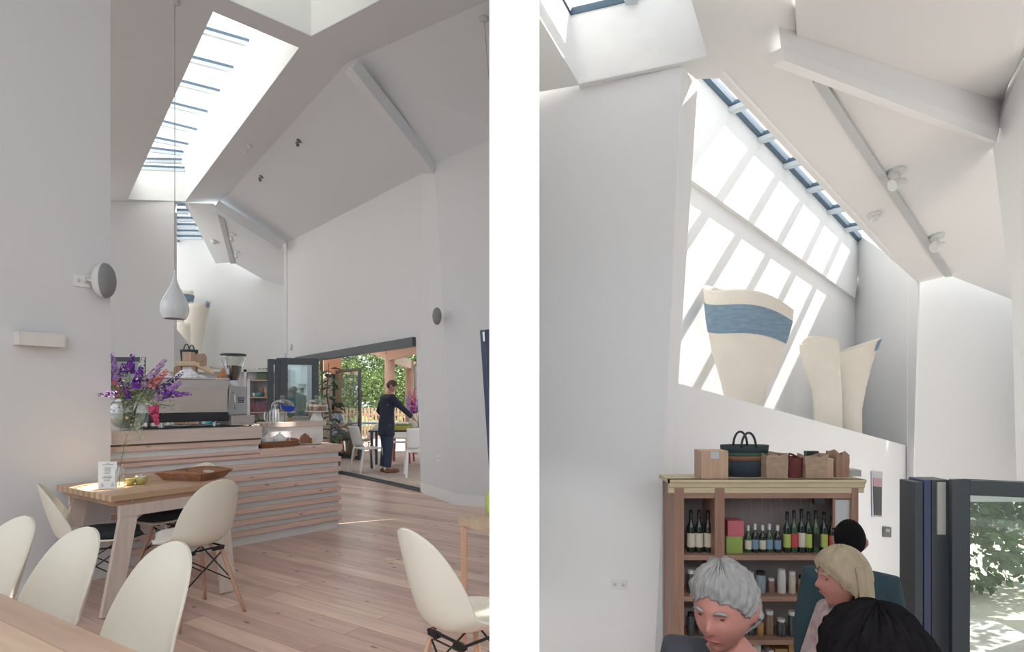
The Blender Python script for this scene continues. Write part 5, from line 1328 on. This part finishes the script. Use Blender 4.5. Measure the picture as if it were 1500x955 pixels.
    if top or bottom: lerp = lambda a, b, u: tuple(a[k]+(b[k]-a[k])*u for k in range(3))
    def loft(b, rings, n=24):
        vs = []
        for c_, rx, ry in rings:
            for k in range(n):
                a = 2*PI*k/n; ca, sa = math.cos(a), math.sin(a); e = .82
                vs.append(V(c_)+V((rx*abs(ca)**e*(1 if ca > 0 else -1), ry*abs(sa)**e*(1 if sa > 0 else -1), 0)))
        m_ = len(rings); b.add(vs, [(i*n+k, i*n+(k+1) % n, (i+1)*n+(k+1) % n, (i+1)*n+k) for i in range(m_-1) for k in range(n)]+[tuple(range(n))[::-1], tuple((m_-1)*n+k for k in range(n))])
    def cloth(b, nm, m_):
        g = b.build(nm, m_, t, smooth=True)
        q = g.modifiers.new('r', 'REMESH'); q.mode = 'VOXEL'; q.voxel_size = max(.010, voxel*.8); q.use_smooth_shade = True
        q = g.modifiers.new('s', 'SMOOTH'); q.iterations = 4; q.factor = .5
    if top:
        b = MB(); f_ = fat
        rg = [((pel[0], pel[1], pel[2]-max(tunic, .06)), .185*f_+(.02 if tunic else 0), .14)] if pose == 'stand' else []
        rg += [((pel[0], pel[1], pel[2]-.01), .178*f_, .135), (sp_, .160*f_, .122), (lerp(sp_, ch, .6), .175*f_, .130), (ch, .188*f_, .128), ((0, ch[1], 1.405+dz), .188*f_, .122), ((0, (ch[1]+nk[1])/2, 1.45+dz), .140*f_, .105), ((0, nk[1], 1.485+dz), .078, .078)]
        loft(b, rg)
        for sx, tg in ((1, armR), (-1, armL)):
            sh, el, w, fd = arm(sx, tg)
            ins = V((0, sh.y, sh.z-.02))
            pts = [ins.lerp(sh, .55), sh, sh.lerp(el, .5)]; rs = [.086, .088, .068]
            if sleeves == 'long': pts += [el, el.lerp(w, .5), el.lerp(w, .84)]; rs += [.056, .050, .044]
            elif sleeves == 'short': pts[2] = sh.lerp(el, .7)
            if sleeves != 'none': b.tube(pts, rs, 16)
        cloth(b, 'top', top)
    if bottom:
        b = MB()
        loft(b, [((pel[0], pel[1], pel[2]-.09), .165*fat, .125), ((pel[0], pel[1], pel[2]+.07), .155*fat, .12)])
        for sx in (1, -1):
            H_ = lambda p: V((sx*p[0], p[1], p[2])); a0, a1, a2 = H_(hip), H_(kn), H_(an)+V((0, 0, .02))
            st_ = a0+V((0, 0, .03)) if pose == 'stand' else V((a0.x*.9, a0.y-.08, a0.z))
            if skirt_: b.tube([st_, a0.lerp(a1, .4), a0.lerp(a1, .85)], [.10, .098, .085], 18)
            else: b.tube([st_, a0.lerp(a1, .45), a1, a1.lerp(a2, .35), a2], [.10, .095, .078, .074, .070], 18)
        cloth(b, 'shorts' if skirt_ else 'trousers', bottom)
    if shoes:
        for sx in (-1, 1):
            a = V((sx*an[0], an[1]-.03, .035)); b_ = V((sx*toe[0], toe[1]+.06, .03)); b = MB(); b.tube([a-V((0, .03, 0)), a, a.lerp(b_, .5), a.lerp(b_, .85), b_], [.02, .042, .046, .044, .015], 14)
            for i, p in enumerate(b.v): b.v[i].z = max(.0, p.z)
            b.build('shoe', shoes, t, smooth=True)
    return t
NAVY = mat('navy_cloth', (.018, .024, .045), .9, var=.3, vscale=15, bump=.3); DEN = mat('dark_denim', (.03, .045, .08), .9, var=.3, vscale=30)
GREYH = mat('grey_hair', (.27, .265, .26), .8, var=.35, vscale=30, bump=.6, bscale=60, stretch=(1, 1, .3)); BLOND = mat('blonde_hair', (.40, .32, .22), .7, var=.3, vscale=30, bump=.6, bscale=60, stretch=(1, 1, .2)); BLACKH = mat('black_hair', (.008, .007, .008), .9, spec=.1, var=.4, vscale=30, bump=.6, bscale=60); DARKH = mat('cropped_dark_hair', (.06, .045, .04), .85, var=.3); REDH = mat('auburn_hair', (.38, .17, .08), .75, var=.3, bump=.5)
SAND = mat('brown_leather', (.20, .08, .05), .6)
# --- the man on the terrace, seen from behind, right hand in the planter
pm = V((P(566, 585, 10.9).x, 10.9, -.02)); rzm = math.atan2(.55, .83)-PI/2
person('man in a long dark tunic and jeans reaching to the garden table, seen from behind', pm, rzm, 'stand', 'crop', DARKH, SKD, .99, (-.35, 0, -.35), NAVY, 'long', DEN, SAND, armR=(.36, .40, 1.02), armL=(-.2, .12, .95), tunic=.26, voxel=.016, lean=.10)
# --- seated couple
CHK = mat('checked_shirt', (.35, .42, .55), .9)
nt = CHK.node_tree; ck = nt.nodes.new('ShaderNodeTexChecker'); ck.inputs['Scale'].default_value = 28; ck.inputs['Color1'].default_value = (.62, .65, .72, 1); ck.inputs['Color2'].default_value = (.10, .14, .26, 1)
tcn = nt.nodes.new('ShaderNodeTexCoord'); nt.links.new(tcn.outputs['Object'], ck.inputs['Vector']); nt.links.new(ck.outputs[0], nt.nodes['Principled BSDF'].inputs['Base Color'])
OLIVE = mat('olive_shorts', (.14, .15, .13), .9)
person('seated man in a blue checked shirt and shorts on the terrace', (P(489, 585, 13.8).x, 13.75, -.04), math.atan2(.3, 1)-PI/2, 'sit', 'crop', DARKH, SK, 1, (-.15, 0, 0), CHK, 'short', OLIVE, mat('white_trainer', (.7, .7, .7), .6), armR=(.10, .40, .80), armL=(-.10, .42, .80), voxel=.02, skirt_=True)
person('seated woman in a blue top facing the man across the small table', (P(497, 585, 15).x, 14.75, -.04), math.atan2(-.3, .8)-PI/2, 'sit', 'short', DARKH, SK, .97, (-.1, 0, .3), mat('blue_top', (.05, .09, .28), .9), 'none', mat('blue_shorts', (.04, .07, .2), .9), SAND, voxel=.02, skirt_=True)
# --- barista behind the grinder
bs_ = CW(cx(321, 1.15), 1.16, 0)
tgt = CW(cx(371, .78), .78, 1.17); Mi2 = Matrix.Rotation(-(math.atan2(-.15, 1)-PI/2), 3, 'Z')
tl = Mi2 @ (tgt-bs_)
person('auburn haired barista in a cyan top reaching past the coffee grinder', bs_, math.atan2(-.15, 1)-PI/2, 'stand', 'short', REDH, SK, .96, (-.35, 0, -.2), mat('cyan_top', (.03, .35, .42), .8), 'short', DRK, DRK, armR=tuple(tl), voxel=.015, lean=.12)

# ================================================================== people and furniture of the right room
TEALS = mat('dark_teal_shirt', (.025, .055, .07), .9, var=.2)
hm_ = P(1055, 893, 1.46)
def seat_person(label, headpx, headpy, D, rz, floor, **k):
    p = P(headpx, headpy, D); hy = .055+k.get('lean', 0)*.75
    off = Matrix.Rotation(rz, 3, 'Z') @ V((0, hy, 0)); s = (p.z-floor)/1.195
    k['s'] = s
    return person(label, (p.x-off.x, p.y-off.y, floor), rz, 'sit', **k), s
seat_person('older man with wavy grey hair and ruddy face looking down to the left', 1058, 890, 1.46, math.atan2(-.72, -.70)-PI/2+0, -.25, hair='side', hcol=GREYH, skin=SKR, headrot=(-.20, 0, 0), top=mat('dark_shirt', (.05, .055, .07), .9), sleeves='long', bottom=DEN, shoes=SAND, voxel=.007, lean=.08)
seat_person('woman with straight blonde shoulder length hair in profile facing left', 1232, 847, 2.35, math.atan2(.02, -1)-PI/2, -.5, hair='long', hcol=BLOND, skin=SKR, headrot=(-.05, 0, 0), top=mat('patterned_top', (.40, .30, .30), .9, var=.6, vscale=25), sleeves='long', bottom=DEN, shoes=SAND, voxel=.008)
seat_person('person with black hair seen from behind nearest the camera', 1282, 1000, .98, 0.15, -.25, hair='short', hcol=BLACKH, skin=SKD, top=mat('black_top', (.02, .02, .022), .9), sleeves='long', bottom=DEN, shoes=SAND, voxel=.012)
dm = P(1252, 800, 3.4)
person('dark haired man in a dark teal shirt standing by the bottle shelf', (dm.x-.04, 3.38, ZR), math.atan2(.85, .45)-PI/2, 'stand', 'crop', BLACKH, SKD, 1.02, (0, 0, 0), TEALS, 'long', DEN, SAND, voxel=.013, fat=1.05)
for (px, D, rz, z, lb_) in ((1058, 1.50, math.atan2(-.72, -.70), -.25, 'shell chair under the grey haired man'), (1232, 2.35, PI, -.5, 'shell chair under the blonde woman'), (1283, .96, PI/2+.15, -.25, 'shell chair under the person with black hair')):
    p = P(px, 585, D); c = chair(p.x+.06, p.y, math.cos(rz), math.sin(rz), 'cream '+lb_, 'chairs of the seated guests', z=z-.03+.03)

# ------------------------------------------------------------------ bottle shelf
SD = 4.2; SZ = P(0, 702.5, SD).z
SX0, SX1 = P(987, 585, SD).x, P(1262, 585, SD).x
UPR = wood('aged_shelf_wood', (.38, .22, .16), (.27, .15, .11), 'Z', knots=.2); BRD = wood('aged_board_wood', (.40, .24, .18), (.29, .17, .12), 'X', knots=.2)
COR_ = wood('cream_cornice', (.66, .56, .38), (.58, .48, .31), 'X', knots=.05, rough=.6)
T = thing('bottle_shelf', 'tall wooden shelving unit with a cream cornice holding bottles', 'shelving', (SX0, SD, ZR))
W = SX1-SX0; hz = SZ-ZR
prof = [(0, 0), (-.012, 0), (-.012, -.018), (.004, -.03), (.006, -.055), (.02, -.065), (.022, -.10), (.05, -.10), (.05, 0)]
m = MB(); m.prism([[V((-.03, y, hz+z)) for y, z in prof]], (W+.06, 0, 0)); m.bb((-.03, 0, hz-.03), (W+.03, .31, hz)); m.build('cornice', COR_, T)
for x, w_ in ((0.01, .07), (.305, .07), (W-.06, .05)):
    MB().bb((x, .02, 0), (x+w_, .30, hz-.03)).build('upright', UPR, T)
zb_ = [P(0, y, SD).z-ZR for y in (815, 876, 940)]
for z in zb_: MB().bb((.06, .03, z-.035), (W-.02, .30, z)).build('shelf', BRD, T)
MB().bb((0, .30, .0), (W, .315, hz-.03)).build('back_panel', mat('shelf_back', (.30, .27, .26), .8), T)
MB().bb((.06, .026, hz-.14), (W-.03, .04, hz-.10)).build('top_rail', BRD, T)
for i in range(11): x = .40+i*.075; MB().bb((x, .16, zb_[0]), (x+.004, .164, hz-.11)).build('divider_rod', UPR, T)
MB().bb((.37, .05, .0), (W-.05, .30, .10)).build('plinth', BRD, T)
def bottle(c, h, r, glass_m, label_m, cap_m, text_label, group=None, neck=.36):
    t = thing('wine_bottle', text_label, 'bottle', c, group=group)
    zs_ = h*(1-neck)
    MB().lathe([(0, 0), (r, 0), (r, zs_*.92), (r*.85, zs_), (r*.40, zs_+h*.09), (r*.36, h*.97), (r*.42, h*.97), (r*.42, h), (0, h)], (0, 0, 0), 20).build('glass_body', glass_m, t, smooth=True, auto=50)
    MB().lathe([(r+.0008, zs_*.20), (r+.0008, zs_*.72)], (0, 0, 0), 20).build('paper_label', label_m, t, smooth=True)
    MB().lathe([(r*.42+.001, h*.80), (r*.42+.001, h+.001), (0, h+.001)], (0, 0, 0), 16).build('capsule', cap_m, t, smooth=True)
    return t
BG = mat('dark_bottle_glass', (.012, .02, .015), .15, coat=.4); BGN = mat('green_bottle_glass', (.03, .08, .03), .15, coat=.4); LBW = mat('cream_label', (.62, .58, .48), .7); LBG = mat('lime_label', (.42, .50, .12), .7); LBR = mat('red_label', (.50, .06, .08), .7); LBB = mat('blue_label', (.18, .30, .42), .7); CAPB = mat('black_capsule', (.012, .012, .014), .4); CAPW = mat('silver_capsule', (.6, .6, .6), .4)
sx_ = lambda px, D_=SD: P(px, 585, D_).x
zr0 = ZR+zb_[0]
for px in (1012, 1024, 1037): bottle(V((sx_(px, 4.33), 4.33, zr0)), .31, .030, BG, LBW, CAPB, 'dark wine bottle with a cream label in the narrow left bay', 'wine bottles in the left bay')
specs = [(1096, .20, LBW), (1106, .21, LBB), (1117, .20, LBW), (1127, .21, LBB), (1139, .20, LBB), (1153, .30, LBG), (1163, .31, LBR), (1174, .32, LBW), (1184, .30, LBG), (1195, .31, CAPB), (1207, .30, LBG), (1219, .27, LBR)]
nm = {LBW: 'cream', LBB: 'pale blue', LBG: 'lime', LBR: 'red', CAPB: 'black'}
for i, (px, h, lm_) in enumerate(specs): bottle(V((sx_(px, 4.32), 4.32, zr0)), h, .026 if h > .25 else .024, BG if i % 3 else BGN, lm_, CAPW if h < .25 else CAPB, ('short' if h < .25 else 'tall')+' bottle with a '+nm[lm_]+' label on the top shelf', 'bottles on the top shelf '+nm[lm_]+' label')
def sbox(px0, px1, z, h, m, name, label, cat, D_=4.28, d=.12):
    a, b = sx_(px0, D_), sx_(px1, D_); o = MB().bb((-(b-a)/2, 0, 0), ((b-a)/2, d, h)).build(name, m, bevel=.003); o.location = ((a+b)/2, D_, z); return tag(o, label, cat)
sbox(1064, 1088, zr0, .125, mat('lime_card', (.30, .40, .10), .7), 'gift_box', 'lime green box at the left of the top shelf', 'box')
sbox(1066, 1090, zr0+.126, .115, mat('pink_card', (.55, .14, .18), .7), 'gift_box', 'pink box stacked on the lime green box', 'box')
rr = random.Random(11)
JC = [('amber', (.40, .22, .08)), ('dark', (.05, .06, .06)), ('white', (.55, .54, .52)), ('grey blue', (.22, .28, .32)), ('brown', (.22, .13, .09)), ('cream', (.50, .44, .36))]
def jarx(c, r, h, col, lb_, group):
    t = thing('preserve_jar', lb_, 'jar', c, group=group)
    MB().lathe([(0, 0), (r, 0), (r, h*.78), (r*.8, h*.86), (0, h*.86)], (0, 0, 0), 18).build('jar_body', mat('jar_'+col[0].replace(' ', '_'), col[1], .3, coat=.3), t, smooth=True, auto=50)
    MB().lathe([(r*.88, h*.84), (r*.88, h), (0, h)], (0, 0, 0), 18).build('lid', CAPW if rr.random() > .5 else CAPB, t, smooth=True, auto=50)
for row, (z, y0) in enumerate(((zb_[1], 'second'), (zb_[2], 'third'))):
    px = 1070
    while px < 1250:
        col = JC[rr.randrange(6)]; r = rr.uniform(.024, .036); h = rr.uniform(.10, .19)
        jarx(V((sx_(px, 4.32), 4.30+rr.uniform(0, .04), ZR+z)), r, h, col, '%s jar on the %s shelf of the bottle unit' % (col[0], y0), '%s jars on the %s shelf' % (col[0], y0)); px += r*2*850/4.3+rr.uniform(2, 5)
    for px in (1012, 1026, 1038):
        col = JC[rr.randrange(6)]; jarx(V((sx_(px, 4.32), 4.32, ZR+z)), .026, .17, col, '%s jar in the left bay beside the %s shelf' % (col[0], y0), '%s jars left bay %s' % (col[0], y0))
px = 1072
while px < 1245:
    w_ = rr.uniform(9, 20); col = JC[rr.randrange(6)]; h = rr.uniform(.18, .25)
    sbox(px, px+w_-2, ZR+zb_[2]-.30, h, mat('book_'+col[0].replace(' ', '_'), col[1], .7), 'packet', '%s packet on the lowest shown shelf of the bottle unit' % col[0], 'packet')['group'] = '%s packets low down' % col[0]; px += w_
MB().bb((.06, .03, zb_[2]-.335), (W-.02, .30, zb_[2]-.302)).build('shelf', BRD, T)
# pale framed picture and dark gadget inside the unit
t = thing('framed_card', 'pale card in a thin frame at the right end of the bottle unit', 'picture', (sx_(1240), 4.25, ZR+hz-.36))
MB().bb((-.07, 0, 0), (.07, .012, .22)).build('frame', UPR, t); MB().bb((-.055, -.003, .015), (.055, .001, .205)).build('card', mat('pale_card', (.55, .56, .56), .7), t)
sbox(1193, 1208, SZ-.19, .085, DRK, 'wall_gadget', 'small black box hanging under the cornice', 'box', D_=4.24, d=.04)
# ------------------------------------------------------------------ on top of the shelf
zt0 = SZ+.001
o = sbox(1027, 1067, zt0, .205, CRATE, 'wooden_crate', 'pale pine box with a paper sticker at the left on top of the shelving', 'box', D_=4.22, d=.16)
st = MB().bb((-.03, -.002, .15), (.03, 0, .20)).build('sticker', mat('pale_sticker', (.55, .58, .64), .6), o)
sbox(1244, 1262, zt0, .05, mat('grey_card', (.42, .42, .40), .8), 'grey_box', 'low grey box at the right end on top of the cornice', 'box', D_=4.36)
tote(V((sx_(1092, 4.38), 4.40, zt0)), .36, .17, .235, 'dark green woven tote with rust stripe and two loop handles', [(0, .52, NV), (.52, .66, RU), (.66, .76, DG2), (.76, 1, DG)], hs=1.0)
paperbag(V((sx_(1132, 4.33), 4.33, zt0)), .16, .12, .175, .1, 'brown paper bag between the dark tote and red basket', seed=2)
t = thing('woven_basket', 'dark red woven basket between two paper bags', 'basket', V((sx_(1161, 4.34), 4.34, zt0)))
RW = mat('dark_red_weave', (.15, .035, .035), .8, bump=.9, bscale=80); MB().lathe([(0, 0), (.062, 0), (.072, .15), (.068, .15), (.058, .01)], (0, 0, 0), 24).build('wall', RW, t, smooth=True, auto=50)
MB().tube([V((-.05, 0, .14)), V((-.03, -.02, .175)), V((.0, -.01, .165)), V((.05, 0, .14))], .009, 8).build('handle', RW, t)
paperbag(V((sx_(1190, 4.32), 4.32, zt0)), .155, .12, .165, 0, 'larger paper bag with a folded top right of the red basket', seed=3)
sbox(1205, 1221, zt0, .145, CRATE, 'wooden_crate', 'small pine box standing among the paper bags', 'box', D_=4.26, d=.14)
paperbag(V((sx_(1229, 4.36), 4.38, zt0)), .10, .12, .18, .1, 'dark paper bag at the right behind the small pine box', DARKP, seed=6)
sbox(1182, 1200, zt0, .185, DRK, 'black_box', 'black box showing behind the larger paper bag', 'box', D_=4.42, d=.05)
# ------------------------------------------------------------------ three clay vases in the niche
nfl = slab('floor_niche_right', [on(940, 650, PAR)*1, V((8.9, 10.2, .0)), V((5.2, 10.6, .0)), V((1.4, 7.2, .0))], PLA, -.05) if False else None
def nich(px, n0, z): # point on the plane n.p = n0 at column px
    p = on(px, HY, vp(n0)); return V((p.x, p.y, z))
fz = .05
q = [nich(930, -2.95, fz), nich(1335, -2.95, fz), nich(1275, -3.95, fz), nich(930, -3.95, fz)]
o = MB().prism([q], (0, 0, -.1)).build('floor_niche_right', PLA); o['kind'] = 'structure'
def vase_fit(name, D, prof_px, label, sy=.6, wob=.02, rim=.0, lean=None, tiltrim=None, group='clay vases in the niche'):
    """prof_px: (row, left column, right column) read off the outline, bottom to top"""
    yb = prof_px[0][0]; z0 = P(0, yb, D).z; cx0 = (prof_px[0][1]+prof_px[0][2])/2
    c = P(cx0, HY, D); c.z = fz
    t = thing(name, label, 'vase', c, group=group)
    rows = [(P(0, y, D).z-fz, (r_-l_)/2*D/F, ((l_+r_)/2-cx0)*D/F) for y, l_, r_ in prof_px]
    rows = [(0, rows[0][1]*.92, rows[0][2])]+rows
    out = MB(); n = 44
    fine = []
    for i in range(len(rows)-1):
        for k in range(5):
            u = k/5; fine.append(tuple(a+(b-a)*u for a, b in zip(rows[i], rows[i+1])))
    fine.append(rows[-1])
    H_ = fine[-1][0]
    def ring(z, r, ox):
        o = []
        for k in range(n):
            a = 2*PI*k/n; kk = (z/H_)**3
            dz = tiltrim(a)*kk if tiltrim else 0
            o.append(V((ox+r*math.cos(a)*(1+wob*math.sin(3*a+z*3)*.5), r*sy*math.sin(a), z+dz+.0)))
        o.append(o[0].copy()); return o
    rws = [ring(*f) for f in fine]; inn = [ring(z-.0, max(.01, r-.016), ox) for z, r, ox in fine[::-1] if z > H_*.3]
    out.grid([[V((fine[0][2], 0, 0))]*(n+1)]+rws+inn)
    out.build('body', POT, t, smooth=True)
    return t, fine, ring
t, fine, ring = vase_fit('clay_vase', 7.15, [(590, 1063, 1118), (560, 1056, 1124), (520, 1044, 1141), (480, 1036, 1153), (450, 1032, 1159), (433, 1030, 1160)], 'largest cream clay vase with a broad blue painted band', tiltrim=lambda a: -.13*math.cos(a)+.025*math.sin(3*a)+.07*math.sin(a)-.035*math.cos(2*a))
H_ = fine[-1][0]
def band(t, fine, ring, za, zb, name, a0=0, a1=44, wig=.0, grow=.006):
    rows = []
    for k in range(9):
        r = []
        zt = za+(zb-za)*k/8
        for i in range(len(fine)-1):
            if fine[i][0] <= zt <= fine[i+1][0]:
                u = (zt-fine[i][0])/max(1e-6, fine[i+1][0]-fine[i][0]); f = [a+(b-a)*u for a, b in zip(fine[i], fine[i+1])]
        rg = ring(f[0], f[1]+grow, f[2]); rows.append(rg[a0:a1+1])
    return MB().grid(rows).build(name, BLUP, t, smooth=True)
band(t, fine, ring, H_-.50, H_-.17, 'painted_band')
t, fine, ring = vase_fit('clay_vase', 8.72, [(632, 1191, 1233), (600, 1192, 1233), (570, 1190, 1232), (540, 1180, 1230), (510, 1173, 1229), (498, 1172, 1228)], 'narrow cream clay vase left of the pair standing together', tiltrim=lambda a: .02*math.cos(a)+.03*math.sin(a)-.05*math.cos(2*a))
t, fine, ring = vase_fit('clay_vase', 9.3, [(640, 1231, 1262), (600, 1232, 1262), (570, 1232, 1268), (540, 1231, 1276), (515, 1230, 1286), (506, 1229, 1290)], 'flared cream clay vase with a dark blue corner on its rim', tiltrim=lambda a: .12*math.cos(a)-.0)
band(t, fine, ring, fine[-1][0]-.16, fine[-1][0]-.005, 'painted_corner', 37, 44, grow=.008)
band(t, fine, ring, fine[-1][0]-.16, fine[-1][0]-.005, 'painted_corner', 0, 2, grow=.008)

# ------------------------------------------------------------------ folded doors at the far right
DD = 4.0
zt_ = P(0, 704, DD).z; zl = ZR+.01
def rleaf(px0, px1, D0_, D1_, fr, label, py=704):
    a, b = P(px0, 585, D0_), P(px1, 585, D1_); a.z = b.z = 0
    return leaf('folding_door_leaf', label, a, b, zl, P(0, py, D0_).z, fr)
rleaf(1392, 1560, 3.95, 3.75, .10, 'wide grey glazed door leaf at the right edge of the photo', 702)
t = thing('folding_door_edge', 'stack of dark folded door edges beside the glazed leaf', 'door', V((P(1339, 585, DD).x, DD, zl)))
o_ = t.location.copy()
for (a, b, py, m_) in ((1340, 1352, 706, FRA), (1354, 1364, 703, BS), (1365, 1392, 703, FRA)):
    x0_, x1_ = P(a, 585, DD).x-o_.x, P(b, 585, DD).x-o_.x; h = P(0, py, DD).z-zl
    MB().bb((x0_, 0, 0), (x1_, .16, h)).build('edge_stile', m_, t, bevel=.004)
x0_ = P(1372, 585, DD).x-o_.x; h = P(0, 706, DD).z-zl
MB().bb((x0_, -.012, h-.36), (x0_+.055, 0, h)).build('cream_strip', mat('cream_strip', (.55, .53, .48), .6), t)
# poster, thermostat, sockets
t = thing('poster', 'narrow poster of a bottle pinned beside the shelving', 'poster', P(1283, 755, 6.0))
zz0 = 0; hh_ = (755-690)/F*6.0
t2 = f2(1283, 755) if False else None
po = on(1283, 722, NE); 
bpy.data.objects.remove(t)
nNE = V((NE[0].x, NE[0].y, 0)).normalized(); nNE = nNE if nNE.dot(EYE-po) > 0 else -nNE
dNE = V((-nNE.y, nNE.x, 0)); 
if dNE.x < 0: dNE = -dNE
def wrect(pl, corners, off, m, name, parent, org):
    n = V((pl[0].x, pl[0].y, 0)).normalized(); p0 = on(*corners[0], pl)
    if n.dot(EYE-p0) < 0: n = -n
    pts = [on(x, y, pl)+n*off-org for x, y in corners]
    return MB().prism([pts], n*.006).build(name, m, parent)
# the shelf hides the far wall below the ledge, so these hang on the parapet face
t = thing('poster', 'narrow poster of a dark bottle on the wall right of the shelving', 'poster', on(1283, 755, PAR))
og = t.location.copy()
wrect(PAR, [(1275, 690), (1291, 691), (1290, 757), (1276, 756)], .01, mat('poster_paper', (.50, .49, .55), .7), 'paper', t, og)
wrect(PAR, [(1277, 712), (1289, 713), (1289, 755), (1278, 754)], .018, mat('poster_dark', (.05, .05, .06), .6), 'printed_bottle', t, og)
wrect(PAR, [(1277, 700), (1289, 701), (1289, 712), (1277, 711)], .018, mat('poster_pink', (.45, .28, .30), .7), 'printed_title', t, og)
t = thing('thermostat', 'small dark thermostat on the wall below the poster', 'thermostat', on(1298, 778, PAR)); og = t.location.copy()
wrect(PAR, [(1292, 771), (1304, 772), (1304, 787), (1292, 786)], .01, DRK, 'case', t, og)
wrect(PAR, [(1295, 774), (1301, 774.5), (1301, 779), (1295, 778.5)], .018, mat('lcd_grey', (.3, .33, .3), .4), 'display', t, og)
sw(907, 856, LP, .13, .075, 'wall_socket', 'faint double socket low on the left wall of the right half', 'socket', True)
# ceiling fittings of the right room
nb2 = B1[0] if B1[0].z < 0 else -B1[0]
WM2 = WM
def plug(px, py, s, label): return spotlamp(b1(px, py), nb2, s, label, WM2, 'white ceiling spotlights in the right half', aim=(-.9, -.1, -.35))
plug(1313, 250, 1.9, 'white ceiling spotlight nearer the painted beam')
plug(1372, 345, 1.9, 'white ceiling spotlight nearer the far end')
detector(b1(1280, 314), nb2, 1.5, 'round white smoke detector on the ceiling beside the roof light')
# outside the right doors
tree((10.2, 13.4, -3), 3.4, 1.0, .4, 4.6, 9000, L2_, 'green bush seen through the glazed door leaf', seed=21, ls=.2)
o = MB().bb((5, 11.5, -3.2), (16, 20, -3.02)).build('floor_gravel', mat('pale_gravel', (.55, .50, .40), .9, var=.2)); o['kind'] = 'structure'
# ================================================================== light and camera
w = bpy.data.worlds.new('sky'); bpy.context.scene.world = w; w.use_nodes = True
nt = w.node_tree; nt.nodes.clear()
o = nt.nodes.new('ShaderNodeOutputWorld'); b = nt.nodes.new('ShaderNodeBackground'); nt.links.new(b.outputs[0], o.inputs[0])
tc = nt.nodes.new('ShaderNodeTexCoord'); sx = nt.nodes.new('ShaderNodeSeparateXYZ'); nt.links.new(tc.outputs['Generated'], sx.inputs[0])
cr = nt.nodes.new('ShaderNodeValToRGB'); nt.links.new(sx.outputs['Z'], cr.inputs[0])
mr = nt.nodes.new('ShaderNodeMapRange'); mr.inputs['From Min'].default_value = -1; nt.links.new(sx.outputs['Z'], mr.inputs[0]); nt.links.new(mr.outputs[0], cr.inputs[0])
e = cr.color_ramp.elements; e[0].position = .46; e[0].color = (.36, .35, .34, 1); e[1].position = .53; e[1].color = (.80, .87, .95, 1)
x = e.new(.8); x.color = (.92, .97, 1.0, 1)
nt.links.new(cr.outputs[0], b.inputs[0]); b.inputs[1].default_value = 1.9
sd = bpy.data.lights.new('sun', 'SUN'); so = bpy.data.objects.new('sun', sd); C.objects.link(so)
sd.energy = 12; sd.angle = math.radians(.6); sd.color = (1, .95, .86)
dirn = V((-3.13, -1.45, -3.3)).normalized()
so.rotation_euler = (-dirn).to_track_quat('Z', 'Y').to_euler(); so.location = (8, 6, 12)
def spot(name, loc, target, power, angle, blend=.3, col=(1, 1, 1), size=.05):
    l = bpy.data.lights.new(name, 'SPOT'); l.energy = power; l.spot_size = math.radians(angle); l.spot_blend = blend; l.color = col; l.shadow_soft_size = size
    s = bpy.data.objects.new(name, l); C.objects.link(s); s.location = loc
    s.rotation_euler = (V(loc)-V(target)).to_track_quat('Z', 'Y').to_euler(); return s
spot('partition_fill_lamp', (0, -2.0, 3.2), (0.003, .9, 1.35), 250, 30, .4)  # added fill lamp behind the camera, only whitens the partition end
spot("table_sun_patch_lamp", (-3.3, 6.6, 5.2), onz(147, 712, .75), 6000, 4.6, .3, (1, .90, .68))  # added lamp without a fitting, makes the sun patch on the table
cam = bpy.data.cameras.new('camera'); co = bpy.data.objects.new('camera', cam); C.objects.link(co)
co.location = EYE; co.rotation_euler = (PI/2, 0, 0)
cam.sensor_width = 36; cam.sensor_fit = 'HORIZONTAL'; cam.lens = 36*F/1500; cam.shift_y = (HY-477.5)/1500
cam.clip_start = .02
bpy.context.scene.camera = co
vs = bpy.context.scene.view_settings; vs.view_transform = 'Standard'; vs.look = 'None'; vs.exposure = 0; vs.gamma = 1; vs.use_curve_mapping = False
